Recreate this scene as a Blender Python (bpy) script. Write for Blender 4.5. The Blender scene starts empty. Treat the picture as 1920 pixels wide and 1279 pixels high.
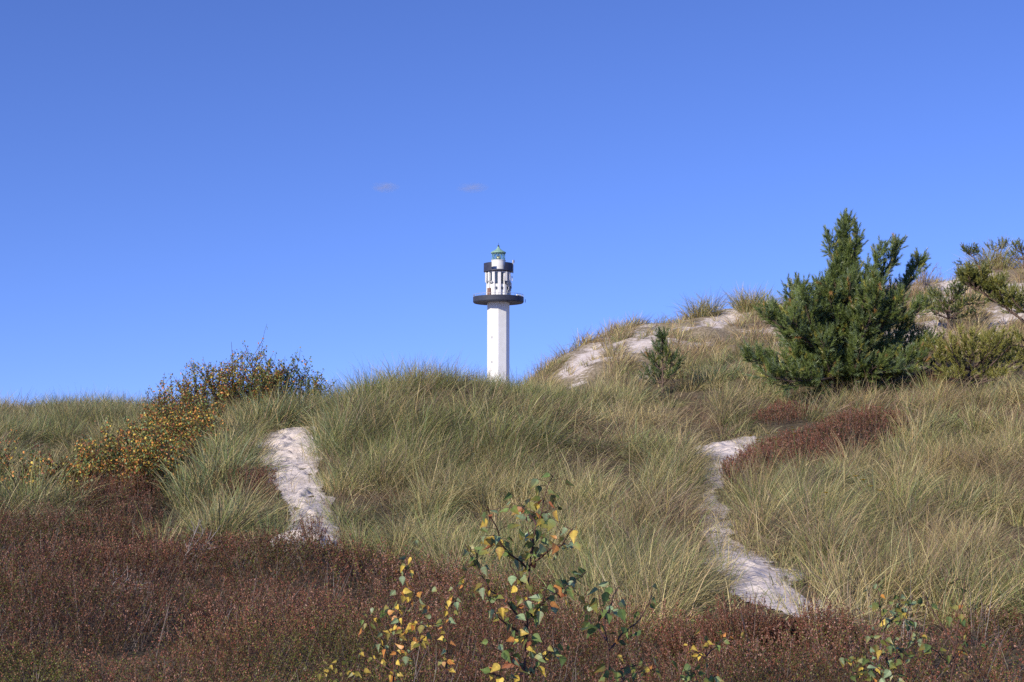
import bpy, math, random
import numpy as np
from math import radians, sin, cos, pi, sqrt, atan2, tan

RNG = np.random.default_rng(11)
random.seed(5)
S = bpy.context.scene
COL = S.collection
EYE = 1.75
F, CU, CV = 2667.0, 960.0, 639.5
HOR = 850.0
PITCH = math.atan((HOR - CV) / F)
SUN_EL, SUN_LEFT = 24.0, 40.0            # degrees: height, and how far to the left of straight behind the camera

# ------------------------------------------------------------------ basic helpers
def P(u, v, Y):
    """world point seen at photo pixel (u, v) at forward distance Y"""
    a, b = (u - CU) / F, (CV - v) / F
    yw = cos(PITCH) - sin(PITCH) * b
    zw = sin(PITCH) + cos(PITCH) * b
    k = Y / yw
    return np.array([a * k, Y, EYE + zw * k])

def tag(o, label=None, cat=None, group=None, kind=None):
    if label: o['label'] = label
    if cat: o['category'] = cat
    if group: o['group'] = group
    if kind: o['kind'] = kind
    return o

def empty(name, loc, label, cat, group=None):
    o = bpy.data.objects.new(name, None)
    o.empty_display_size = 0.3
    o.location = [float(c) for c in loc]
    COL.objects.link(o)
    return tag(o, label, cat, group)

def link(name, me, mat, parent=None):
    if mat is not None: me.materials.append(mat)
    o = bpy.data.objects.new(name, me)
    COL.objects.link(o)
    if parent is not None:
        o.parent = parent
        p = parent.location if parent.parent is None else parent.parent.location
        if parent.parent is None:
            o.matrix_parent_inverse.identity()
            me.transform(__import__('mathutils').Matrix.Translation([-c for c in p]))
        else:
            me.transform(__import__('mathutils').Matrix.Translation([-c for c in p]))
    return o

def np_mesh(name, verts, faces_list, colors=None, smooth=None):
    """verts (n,3); faces_list: list of (m,k) int arrays"""
    me = bpy.data.meshes.new(name)
    verts = np.asarray(verts, dtype=np.float32)
    me.vertices.add(len(verts))
    me.vertices.foreach_set('co', verts.ravel())
    loops = np.concatenate([f.ravel() for f in faces_list]).astype(np.int32)
    sizes = np.concatenate([np.full(len(f), f.shape[1], np.int32) for f in faces_list])
    starts = np.concatenate([[0], np.cumsum(sizes)[:-1]]).astype(np.int32)
    me.loops.add(len(loops)); me.loops.foreach_set('vertex_index', loops)
    me.polygons.add(len(sizes)); me.polygons.foreach_set('loop_start', starts)
    if smooth is not None: me.polygons.foreach_set('use_smooth', np.full(len(sizes), bool(smooth)))
    me.update(calc_edges=True)
    if colors is not None:
        at = me.color_attributes.new('Col', 'FLOAT_COLOR', 'POINT')
        c4 = np.ones((len(verts), 4), np.float32); c4[:, :3] = colors
        at.data.foreach_set('color', c4.ravel())
    return me

_perm = {}
def vnoise(x, y, seed=0):
    """smooth value noise in -1..1"""
    if seed not in _perm: _perm[seed] = np.random.default_rng(1000 + seed).random((256, 256)) * 2 - 1
    T = _perm[seed]
    xi, yi = np.floor(x).astype(int), np.floor(y).astype(int)
    fx, fy = x - xi, y - yi
    fx, fy = fx * fx * (3 - 2 * fx), fy * fy * (3 - 2 * fy)
    g = lambda a, b: T[a & 255, b & 255]
    return (g(xi, yi) * (1 - fx) + g(xi + 1, yi) * fx) * (1 - fy) + (g(xi, yi + 1) * (1 - fx) + g(xi + 1, yi + 1) * fx) * fy

# ------------------------------------------------------------------ terrain
CU_ = [-700, -150, 150, 330, 450, 545, 640, 780, 920, 1050, 1200, 1340, 1500, 1700, 1900, 2500]
# height of the bare ground relative to the eye, (distance, height) pairs per bearing
PROF = {
 -700: [(8,-1.75),(14,-1.6),(20,-1.15),(24,-.7),(30,.0),(45,1.0),(60,.2),(100,-3),(200,-6)],
 -150: [(8,-1.75),(14,-1.6),(20,-1.15),(24,-.75),(30,.05),(45,1.25),(60,.4),(100,-3),(200,-6)],
 150: [(8,-1.75),(14,-1.6),(20,-1.17),(24,-.72),(30,.1),(42,1.25),(60,.4),(100,-3),(200,-6)],
 330: [(8,-1.75),(14,-1.62),(20,-1.2),(24,-.5),(30,.3),(42,.9),(60,.2),(100,-3),(200,-6)],
 450: [(8,-1.75),(14,-1.62),(18.5,-1.2),(22,-.45),(27,.45),(30,.85),(36,.5),(60,.1),(100,-3),(200,-6)],
 545: [(8,-1.75),(14,-1.5),(17.5,-1.07),(20.5,-.62),(23.5,-.1),(27,.5),(29,.72),(36,.3),(60,0),(100,-3),(200,-6)],
 640: [(8,-1.75),(14,-1.6),(17.5,-1.25),(20,-.8),(23,-.05),(27,.78),(30,.72),(38,.2),(60,0),(100,-3),(200,-6)],
 780: [(8,-1.75),(14,-1.6),(17,-1.45),(20,-.80),(24,.36),(28,1.46),(32,1.2),(40,.2),(60,0),(100,-3),(200,-6)],
 920: [(8,-1.75),(13,-1.6),(16,-1.45),(20,-.85),(25,.25),(30,1.27),(34,1.1),(42,.6),(60,.4),(100,-3),(200,-6)],
 1050:[(8,-1.72),(12,-1.6),(16,-1.3),(20,-.8),(25,.15),(30,.88),(36,1.2),(46,2.5),(54,3.75),(62,3.2),(100,-3),(200,-6)],
 1200:[(8,-1.68),(11,-1.5),(14,-1.25),(18,-.95),(22,-.5),(26,-.05),(31,.5),(37,1.55),(47,3.3),(57,5.2),(65,4.6),(110,-3),(200,-6)],
 1340:[(8,-1.6),(10.5,-1.36),(12,-1.22),(17,-.96),(22,-.41),(26,.1),(30,.6),(37,1.55),(47,3.2),(60,6.0),(70,5.1),(115,-3),(200,-6)],
 1500:[(8,-1.58),(10,-1.36),(11.5,-1.22),(14,-1.15),(18,-.95),(22,-.5),(26,.15),(31,.98),(36,1.5),(46,3.3),(61,6.55),(70,5.6),(115,-3),(200,-6)],
 1700:[(8,-1.56),(10,-1.4),(12,-1.28),(16,-1.15),(20,-.9),(25,-.15),(31,1.0),(36,1.6),(46,3.6),(56,6.1),(62,7.4),(75,6),(125,-3),(200,-6)],
 1900:[(8,-1.56),(10,-1.4),(12,-1.28),(16,-1.1),(20,-.8),(25,0),(31,1.0),(36,1.7),(46,3.9),(57,7.0),(63,8.4),(78,7),(130,-3),(200,-6)],
 2500:[(8,-1.56),(10,-1.4),(12,-1.28),(16,-1.1),(20,-.8),(25,0),(31,1.0),(36,1.7),(46,3.9),(57,7.2),(63,8.8),(80,7.5),(140,-3),(200,-6)],
}
TU = np.arange(-700, 2501, 20.0)
TY = np.arange(0, 220.5, 0.5)
def _build_table():
    A = np.array([np.interp(TY, *zip(*([(0, -1.75)] + PROF[c]))) for c in CU_])       # cols x Y
    B = np.array([np.interp(TU, CU_, A[:, j]) for j in range(len(TY))]).T             # TU x TY
    def blur(M, s, ax):
        r = int(3 * s); k = np.exp(-.5 * (np.arange(-r, r + 1) / s) ** 2); k /= k.sum()
        pad = [(0, 0), (0, 0)]; pad[ax] = (r, r)
        Mp = np.pad(M, pad, mode='edge')
        return np.apply_along_axis(lambda m: np.convolve(m, k, 'valid'), ax, Mp)
    return blur(blur(B, 1.9, 1), 1.8, 0)
TZ = _build_table()

def proj(x, y, z):
    c, s_ = cos(PITCH), sin(PITCH)
    f = y * c + (z - EYE) * s_; h = -y * s_ + (z - EYE) * c
    return CU + x / f * F, CV - h / f * F

def terr0(x, y):
    x, y = np.asarray(x, float), np.asarray(y, float)
    yy = np.maximum(y, 6.0)
    u = np.clip(CU + x / yy * F, TU[0], TU[-1] - 1e-3)
    yc = np.clip(y, 0, TY[-1] - 1e-3)
    iu = (u - TU[0]) / 20.0; iy = yc / 0.5
    a, b = np.floor(iu).astype(int), np.floor(iy).astype(int)
    fu, fy = iu - a, iy - b
    return EYE + (TZ[a, b] * (1 - fu) + TZ[a + 1, b] * fu) * (1 - fy) + (TZ[a, b + 1] * (1 - fu) + TZ[a + 1, b + 1] * fu) * fy

def terr(x, y):
    shp = np.shape(x); x, y = np.atleast_1d(np.asarray(x, float)), np.atleast_1d(np.asarray(y, float))
    z = terr0(x, y)
    k = np.clip((y - 15) / 6, 0.25, 1) * np.clip((130 - y) / 40, 0, 1)
    n = (.17 + .10 * np.clip((x / np.maximum(y, 6) * F - 250) / 200, 0, 1)) * vnoise(x / 2.3, y / 2.3, 1) + .09 * vnoise(x / 1.0 + 7, y / 1.0, 2) + .25 * vnoise(x / 7, y / 7, 3) * np.clip((y - 30) / 15, 0, 1)
    near = (y > 9) & (y < 31)
    if 'RIGHT_PATH' in globals() and np.any(near):
        q = np.ones_like(z); xn, yn = x[near], y[near]
        d = np.minimum(polydist(xn, yn, LEFT_PATH), polydist(xn, yn, RIGHT_PATH))
        q[near] = np.clip(.12 + d / 1.1, .12, 1)
        k = k * q
    n = n + .10 * vnoise(x / .9, y / .9, 4) * np.clip((y - 44) / 6, 0, 1)
    return (z + k * n).reshape(shp)

def hit(u, v, y0=6.0, y1=75.0):
    Ys = np.linspace(y0, y1, 1400)
    p0, p1 = P(u, v, 10.0), P(u, v, 20.0)
    dx, dz = (p1[0] - p0[0]) / 10, (p1[2] - p0[2]) / 10
    X = p0[0] + dx * (Ys - 10); Z = p0[2] + dz * (Ys - 10)
    g = terr0(X, Ys)
    idx = np.nonzero(Z <= g)[0]
    i = idx[0] if len(idx) else np.argmin(Z - g)
    return np.array([X[i], Ys[i]])

def inpoly(x, y, poly):
    inside = np.zeros(np.shape(x), bool)
    n = len(poly)
    for i in range(n):
        x1, y1 = poly[i]; x2, y2 = poly[(i + 1) % n]
        if y1 == y2: continue
        c = ((y1 > y) != (y2 > y)) & (x < (x2 - x1) * (y - y1) / (y2 - y1) + x1)
        inside ^= c
    return inside

def polydist(x, y, poly):
    """distance to the outline, negative inside"""
    d = np.full(np.shape(x), 1e9)
    n = len(poly)
    for i in range(n):
        a = np.array(poly[i]); b = np.array(poly[(i + 1) % n]); e = b - a
        t = np.clip(((x - a[0]) * e[0] + (y - a[1]) * e[1]) / max(e @ e, 1e-9), 0, 1)
        d = np.minimum(d, np.hypot(x - a[0] - t * e[0], y - a[1] - t * e[1]))
    return np.where(inpoly(x, y, poly), -d, d)

# outlines of bare sand, as they lie on the ground
LEFT_PX = [(520,1030),(545,985),(548,940),(530,905),(500,868),(484,830),(500,803),(540,797),(588,802),(584,840),(586,880),(598,930),(618,985),(640,1030)]
LEFT_PATH = [hit(u, v) for u, v in LEFT_PX]
RIGHT_PX = [(1560,1160),(1525,1132),(1455,1080),(1400,1042),(1362,1006),(1340,960),(1340,920),(1370,885),(1402,850),(1400,824),(1345,832),(1292,846),(1322,862),(1340,885),(1322,925),(1318,960),(1326,1005),(1338,1055),(1350,1092),(1375,1116),(1450,1140),(1530,1158)]
RIGHT_PATH = [hit(u, v) for u, v in RIGHT_PX]
BARE_PX = [
    [(1035,715),(1085,668),(1120,648),(1146,652),(1120,690),(1085,716)],
    [(1168,665),(1190,632),(1222,615),(1232,640),(1205,668)],
    [(1195,705),(1212,680),(1232,676),(1228,705)],
    [(1240,622),(1262,598),(1282,600),(1262,625)],
    [(1290,612),(1318,586),(1352,580),(1388,584),(1372,625),(1330,632)],
    [(1725,575),(1752,535),(1795,520),(1822,530),(1800,565),(1762,580)],
    [(1862,575),(1868,535),(1900,520),(1940,528),(1940,590),(1900,585)],
    [(1845,625),(1858,590),(1885,590),(1880,630)],
    [(1735,620),(1752,590),(1778,585),(1772,612)],
    [(1690,660),(1702,628),(1730,630),(1735,660)],
    [(1460,640),(1475,610),(1500,600),(1520,615),(1490,640)],
    [(1860,500),(1872,486),(1940,480),(1940,505)],
]
BARE = [[hit(u, v, 35) for u, v in pl] for pl in BARE_PX]
SANDY = [LEFT_PATH, RIGHT_PATH] + BARE
def sand_d(x, y):
    d = np.full(np.shape(x), 1e9)
    for pl in SANDY: d = np.minimum(d, polydist(x, y, pl))
    return d

HEATH_U = [-900, 0, 300, 480, 560, 640, 780, 900, 1010, 1120, 1200, 1300, 1450, 1600, 1750, 2400]
HEATH_Y = [20.1, 20.1, 20.0, 18.6, 17.2, 17.3, 16.8, 15.6, 14.0, 12.2, 11.0, 10.6, 10.2, 10.6, 10.9, 10.9]
def heath_edge(x, y):
    u = CU + x / np.maximum(y, 4) * F
    return np.interp(u, HEATH_U, HEATH_Y) + .5 * vnoise(x / 1.1, y / 1.1, 9)

# ------------------------------------------------------------------ materials
def new_mat(name):
    m = bpy.data.materials.new(name); m.use_nodes = True
    nt = m.node_tree; nt.nodes.clear()
    out = nt.nodes.new('ShaderNodeOutputMaterial')
    return m, nt, out

def leaf_mat(name, translucent=.3, gloss=.05, rough=.45):
    m, nt, out = new_mat(name)
    N, L = nt.nodes, nt.links
    at = N.new('ShaderNodeAttribute'); at.attribute_name = 'Col'
    d = N.new('ShaderNodeBsdfDiffuse'); t = N.new('ShaderNodeBsdfTranslucent'); g = N.new('ShaderNodeBsdfGlossy')
    g.inputs['Roughness'].default_value = rough
    m1 = N.new('ShaderNodeMixShader'); m1.inputs[0].default_value = translucent
    m2 = N.new('ShaderNodeMixShader'); m2.inputs[0].default_value = gloss
    L.new(at.outputs['Color'], d.inputs['Color']); L.new(at.outputs['Color'], t.inputs['Color'])
    L.new(d.outputs[0], m1.inputs[1]); L.new(t.outputs[0], m1.inputs[2])
    L.new(m1.outputs[0], m2.inputs[1]); L.new(g.outputs[0], m2.inputs[2])
    L.new(m2.outputs[0], out.inputs[0])
    return m

def noise_mat(name, c1, c2, scale=5, rough=.8, metal=0.0, bump=0.0, spec=.3):
    m, nt, out = new_mat(name)
    N, L = nt.nodes, nt.links
    b = N.new('ShaderNodeBsdfPrincipled'); b.inputs['Roughness'].default_value = rough; b.inputs['Metallic'].default_value = metal
    b.inputs['Specular IOR Level'].default_value = spec
    tc = N.new('ShaderNodeTexCoord'); n = N.new('ShaderNodeTexNoise'); n.inputs['Scale'].default_value = scale; n.inputs['Detail'].default_value = 6
    r = N.new('ShaderNodeValToRGB'); r.color_ramp.elements[0].color = (*c1, 1); r.color_ramp.elements[1].color = (*c2, 1)
    r.color_ramp.elements[0].position = .3; r.color_ramp.elements[1].position = .7
    L.new(tc.outputs['Object'], n.inputs['Vector']); L.new(n.outputs['Fac'], r.inputs[0]); L.new(r.outputs[0], b.inputs['Base Color'])
    if bump:
        bp = N.new('ShaderNodeBump'); bp.inputs['Strength'].default_value = bump; bp.inputs['Distance'].default_value = .02
        L.new(n.outputs['Fac'], bp.inputs['Height']); L.new(bp.outputs[0], b.inputs['Normal'])
    L.new(b.outputs[0], out.inputs[0])
    return m

def ground_mat():
    m, nt, out = new_mat('dune_sand_and_litter')
    N, L = nt.nodes, nt.links
    b = N.new('ShaderNodeBsdfDiffuse')
    geo = N.new('ShaderNodeNewGeometry')
    at = N.new('ShaderNodeAttribute'); at.attribute_name = 'Col'
    def noise(scale, det=5):
        n = N.new('ShaderNodeTexNoise'); n.inputs['Scale'].default_value = scale; n.inputs['Detail'].default_value = det
        L.new(geo.outputs['Position'], n.inputs['Vector']); return n
    def ramp(src, c1, c2, p0=.3, p1=.7):
        r = N.new('ShaderNodeValToRGB'); r.color_ramp.elements[0].color = (*c1, 1); r.color_ramp.elements[1].color = (*c2, 1)
        r.color_ramp.elements[0].position = p0; r.color_ramp.elements[1].position = p1
        L.new(src, r.inputs[0]); return r
    sand = ramp(noise(3.0).outputs['Fac'], (.64, .555, .495), (.76, .68, .62))
    speck = ramp(noise(45, 3).outputs['Fac'], (.62, .55, .5), (1, 1, 1), .32, .44)
    mul = N.new('ShaderNodeMixRGB'); mul.blend_type = 'MULTIPLY'; mul.inputs[0].default_value = .5
    L.new(sand.outputs[0], mul.inputs[1]); L.new(speck.outputs[0], mul.inputs[2])
    lit = ramp(noise(14).outputs['Fac'], (.055, .042, .028), (.19, .155, .10))
    dry = ramp(noise(11).outputs['Fac'], (.17, .135, .085), (.40, .33, .235))
    lm = N.new('ShaderNodeMixRGB')
    mix = N.new('ShaderNodeMixRGB')
    sep = N.new('ShaderNodeSeparateColor'); L.new(at.outputs['Color'], sep.inputs[0])
    add = N.new('ShaderNodeMath'); add.operation = 'MULTIPLY_ADD'; add.inputs[1].default_value = .7; 
    L.new(noise(6).outputs['Fac'], add.inputs[0]); L.new(sep.outputs[0], add.inputs[2])
    st = N.new('ShaderNodeMapRange'); st.inputs['From Min'].default_value = .75; st.inputs['From Max'].default_value = .95
    L.new(add.outputs[0], st.inputs['Value'])
    L.new(st.outputs[0], mix.inputs[0]); L.new(sep.outputs[1], lm.inputs[0]); L.new(lit.outputs[0], lm.inputs[1]); L.new(dry.outputs[0], lm.inputs[2]); L.new(lm.outputs[0], mix.inputs[1]); L.new(mul.outputs[0], mix.inputs[2])
    L.new(mix.outputs[0], b.inputs['Color'])
    bp = N.new('ShaderNodeBump'); bp.inputs['Strength'].default_value = .7; bp.inputs['Distance'].default_value = .05
    L.new(noise(9, 6).outputs['Fac'], bp.inputs['Height']); L.new(bp.outputs[0], b.inputs['Normal'])
    L.new(b.outputs[0], out.inputs[0])
    return m

M_GROUND = ground_mat()
M_GRASS = leaf_mat('marram_blade', .28, .03)
M_HEATH = leaf_mat('heather_sprig', .2, .02)
M_LEAF = leaf_mat('birch_leaf', .36, .03, .42)
M_NEEDLE = leaf_mat('pine_needle', .15, .06, .4)
M_BARK = noise_mat('bark', (.07, .045, .035), (.17, .12, .10), 30, .9, bump=.5)
M_REDBARK = noise_mat('young_birch_bark', (.06, .03, .024), (.13, .07, .052), 40, .7)
M_STALK = noise_mat('green_stalk', (.12, .14, .05), (.2, .2, .08), 30, .8)
M_GREYTWIG = noise_mat('bleached_wood', (.20, .165, .155), (.34, .30, .285), 40, .9)

# ------------------------------------------------------------------ ground sheet
def axis(lo, hi, step, far_lo, far_hi):
    a = list(np.arange(lo, hi + 1e-6, step))
    s, p = step, hi
    while p < far_hi: s *= 1.35; p += s; a.append(p)
    s, p = step, lo
    while p > far_lo: s *= 1.35; p -= s; a.insert(0, p)
    return np.array(a)
def make_ground():
    xs = axis(-27, 31, .22, -5000, 5000); ys = axis(5, 72, .22, -5000, 5000)
    X, Y = np.meshgrid(xs, ys)
    Z = terr(X, Y)
    d = np.full(X.shape, 1e9)
    near = (Y > 5) & (Y < 80) & (np.abs(X) < 45)
    d[near] = sand_d(X[near], Y[near])
    # footprints and trodden hollows in the paths
    tro = np.clip(-d / .3, 0, 1)
    Z = Z - tro * .03
    nx, ny = len(xs), len(ys)
    idx = np.arange(nx * ny).reshape(ny, nx)
    f = np.stack([idx[:-1, :-1], idx[:-1, 1:], idx[1:, 1:], idx[1:, :-1]], -1).reshape(-1, 4)
    sand = np.clip(.5 - (d + .35 * vnoise(X / .9, Y / .9, 23)) / np.where(Y > 40, 1.3, .35), 0, 1) * .7
    he = heath_edge(X, Y)
    base = np.where(Y < he, .05, np.where(Y > 46, .43 + .24 * vnoise(X / 1.3, Y / 1.3, 24), .22))
    c = np.zeros((nx * ny, 3)); c[:, 0] = np.maximum(sand, base).ravel(); c[:, 1] = np.clip((Y - 36) / 10, 0, 1).ravel()
    me = np_mesh('dune_ground', np.stack([X, Y, Z], -1).reshape(-1, 3), [f], c, True)
    tag(link('dune_ground', me, M_GROUND), kind='structure')
make_ground()

def make_path(name, poly):
    """the trodden path, a fine sheet just above the sand with the dents of footprints"""
    pl = np.array(poly); x0, y0 = pl.min(0) - .2; x1, y1 = pl.max(0) + .2
    st = .045
    xs = np.arange(x0, x1, st); ys = np.arange(y0, y1, st)
    X, Y = np.meshgrid(xs, ys)
    d = polydist(X, Y, poly) + .12 * vnoise(X / .5, Y / 1.6, 31) + .08 * vnoise(X / .15, Y / .5, 35)
    tro = np.clip(-d / .3, 0, 1)
    # footprints: small dents, heel and toe
    D = np.zeros_like(X)
    r = np.random.default_rng(3)
    n = int((x1 - x0) * (y1 - y0) * 6)
    for _ in range(n):
        cx, cy = r.uniform(x0, x1), r.uniform(y0, y1)
        a = r.normal(0, .8); dp = r.uniform(.04, .10)
        i0, i1 = np.searchsorted(xs, [cx - .3, cx + .3]); j0, j1 = np.searchsorted(ys, [cy - .3, cy + .3])
        xx, yy = X[j0:j1, i0:i1] - cx, Y[j0:j1, i0:i1] - cy
        px, py = xx * cos(a) + yy * sin(a), -xx * sin(a) + yy * cos(a)
        q = (px / .09) ** 2 + (py / .17) ** 2
        D[j0:j1, i0:i1] += -dp * np.exp(-q ** 1.5) + dp * .45 * np.exp(-((np.sqrt(q) - 1.5) / .4) ** 2)
    D = np.clip(D, -.14, .07)
    Z = terr(X, Y) + .012 - .02 * tro + tro * (.012 * vnoise(X / .35, Y / .35, 21) + .008 * vnoise(X / .18, Y / .2, 22) + D) + .035 * tro
    nx, ny = len(xs), len(ys)
    idx = np.arange(nx * ny).reshape(ny, nx)
    keep = d < .10
    q = keep[:-1, :-1] & keep[:-1, 1:] & keep[1:, 1:] & keep[1:, :-1]
    f = np.stack([idx[:-1, :-1], idx[:-1, 1:], idx[1:, 1:], idx[1:, :-1]], -1)[q]
    used = np.unique(f); remap = np.zeros(nx * ny, int); remap[used] = np.arange(len(used))
    V = np.stack([X, Y, Z], -1).reshape(-1, 3)[used]
    c = np.zeros((len(V), 3)); c[:, 0] = np.clip(.75 - d.ravel()[used] / .3, .42, 1)
    me = np_mesh(name, V, [remap[f]], c, True)
    tag(link(name, me, M_GROUND), kind='structure')
make_path('sand_path', LEFT_PATH)
make_path('sand_path', RIGHT_PATH)

# ------------------------------------------------------------------ grass blades
def blades(base, length, az, th0, kap, width, color, levels=4, tipshade=1.12):
    """ribbons that start at base, lean th0 from upright towards az and bend by kap along their length"""
    n = len(base)
    t = np.linspace(0, 1, levels)
    pts = np.zeros((n, levels, 3)); pts[:, 0] = base
    hd = np.stack([np.cos(az), np.sin(az)], -1)
    for i in range(1, levels):
        th = np.minimum(th0 + kap * (t[i] + t[i - 1]) / 2, 2.6)
        s = length * (t[i] - t[i - 1])
        pts[:, i, :2] = pts[:, i - 1, :2] + hd * (np.sin(th) * s)[:, None]
        pts[:, i, 2] = pts[:, i - 1, 2] + np.cos(th) * s
    sa = RNG.uniform(0, 2 * pi, n)
    side = np.stack([np.cos(sa), np.sin(sa), RNG.normal(0, .25, n)], -1)
    w = np.array([.8, 1.0, .75, .12]) if levels == 4 else np.array([.9, .95, .15])
    off = side[:, None, :] * (width[:, None] * .5 * w[None, :])[:, :, None]
    V = np.stack([pts - off, pts + off], 2).reshape(-1, 3)            # n, levels, 2
    k = np.arange(n)[:, None] * (levels * 2)
    f = np.concatenate([np.stack([k + 2 * i, k + 2 * i + 1, k + 2 * i + 3, k + 2 * i + 2], -1).reshape(n, 1, 4) for i in range(levels - 1)], 1).reshape(-1, 4)
    C = np.repeat(color[:, None, :], levels * 2, 1)
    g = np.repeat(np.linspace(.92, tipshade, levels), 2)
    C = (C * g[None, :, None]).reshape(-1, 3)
    return V, f, C

class Acc:
    def __init__(s): s.V, s.F, s.C, s.n = [], {}, [], 0
    def add(s, V, f, C):
        s.V.append(V); s.C.append(C); s.F.setdefault(f.shape[1], []).append(f + s.n); s.n += len(V)
    def mesh(s, name, smooth=False):
        return np_mesh(name, np.concatenate(s.V), [np.concatenate(v) for v in s.F.values()], np.concatenate(s.C), smooth)

GREEN = np.array([.225, .265, .095]); BLUE = np.array([.215, .270, .135]); STRAW = np.array([.54, .445, .215]); DEAD = np.array([.29, .22, .145]); OLIVE = np.array([.31, .295, .10])
WIND = radians(15)            # the grass leans to the right, and a little away
def tussocks(cx, cy, nb, ln, rad, width, dry, acc, brown=None, lift=0.0, lean=.30, levels=4, spread=.68, flat=None, blue=None):
    """cx, cy arrays of tussock centres; nb blades each"""
    m = len(cx)
    lean = np.broadcast_to(lean, (m,))
    ln = np.broadcast_to(ln, (m,)); rad = np.broadcast_to(rad, (m,)); dry = np.broadcast_to(dry, (m,))
    flat = np.zeros(m) if flat is None else np.broadcast_to(flat, (m,))
    blue = np.zeros(m) if blue is None else np.broadcast_to(blue, (m,))
    i = np.repeat(np.arange(m), nb); n = len(i)
    rr = np.sqrt(RNG.random(n)) * rad[i]; ra = RNG.uniform(0, 2 * pi, n)
    bx, by = cx[i] + rr * np.cos(ra), cy[i] + rr * np.sin(ra)
    bz = terr(bx, by) - .02 + lift
    out = rr / rad[i]
    # lean: outwards from the centre plus the wind
    taz = WIND + RNG.normal(0, .75, m)
    lx = out * np.cos(ra) * spread + lean[i] * np.cos(taz[i]) + RNG.normal(0, .17, n)
    ly = out * np.sin(ra) * spread + lean[i] * np.sin(taz[i]) + RNG.normal(0, .17, n)
    az = np.arctan2(ly, lx); mag = np.hypot(lx, ly)
    th0 = np.clip(mag * .75, 0, 1.2) + flat[i] * RNG.uniform(.3, .9, n)
    kap = np.clip(mag, .1, 1.3) * RNG.uniform(.5, 2.2, n) + RNG.exponential(.38, n) * (1 + 2 * flat[i])
    L = ln[i] * RNG.uniform(.55, 1.12, n)
    w = width * RNG.uniform(.7, 1.4, n)
    q = RNG.random(n)
    dr = np.clip(dry[i] + RNG.normal(0, .16, m)[i] + RNG.normal(0, .1, n), 0, 1)
    col = np.where((q < dr)[:, None], STRAW, GREEN)
    col = np.where(((q > dr) & (RNG.random(n) < .3))[:, None], OLIVE, col)
    col = np.where(((q > dr) & (RNG.random(n) < blue[i]))[:, None], BLUE, col)
    brown = np.zeros(m) if brown is None else np.broadcast_to(brown, (m,))
    dead = RNG.random(n) < (.10 + .65 * flat[i] + .5 * brown[i])
    col = np.where(dead[:, None], DEAD, col)
    col = col * (1 + brown[i][:, None] * np.array([.05, -.05, -.12]))
    col = col * RNG.uniform(.60, 1.36, (m, 1))[i] * RNG.uniform(.72, 1.28, (n, 1)) * (1 + RNG.normal(0, .05, (n, 3)))
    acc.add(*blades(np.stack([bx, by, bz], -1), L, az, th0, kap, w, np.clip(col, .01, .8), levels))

def jitter(x0, x1, y0, y1, s):
    xs = np.arange(x0, x1, s); ys = np.arange(y0, y1, s)
    X, Y = np.meshgrid(xs, ys)
    X = X + RNG.uniform(-.5, .5, X.shape) * s; Y = Y + RNG.uniform(-.5, .5, X.shape) * s
    return X.ravel(), Y.ravel()

# heather that grows among the grass: outlines on the ground
HP_SLOPE = [hit(u, v) for u, v in [(1362,912),(1382,880),(1435,848),(1500,828),(1600,808),(1685,806),(1690,826),(1610,846),(1550,868),(1480,892),(1420,905)]]
HP_UPPER = [hit(u, v) for u, v in [(1415,806),(1430,790),(1480,783),(1520,790),(1490,804),(1445,812)]]
HP_LEFT = [hit(u, v) for u, v in [(120,985),(120,930),(190,905),(270,910),(300,950),(290,990)]]
HP_TUFT = [hit(u, v) for u, v in [(370,940),(375,905),(430,895),(495,905),(512,935),(450,945)]]
HP_PINE = [hit(u, v, 28) for u, v in [(1690,735),(1720,712),(1800,712),(1830,735),(1760,748)]]
HPATCH = [HP_SLOPE, HP_UPPER, HP_LEFT, HP_TUFT, HP_PINE]

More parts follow.
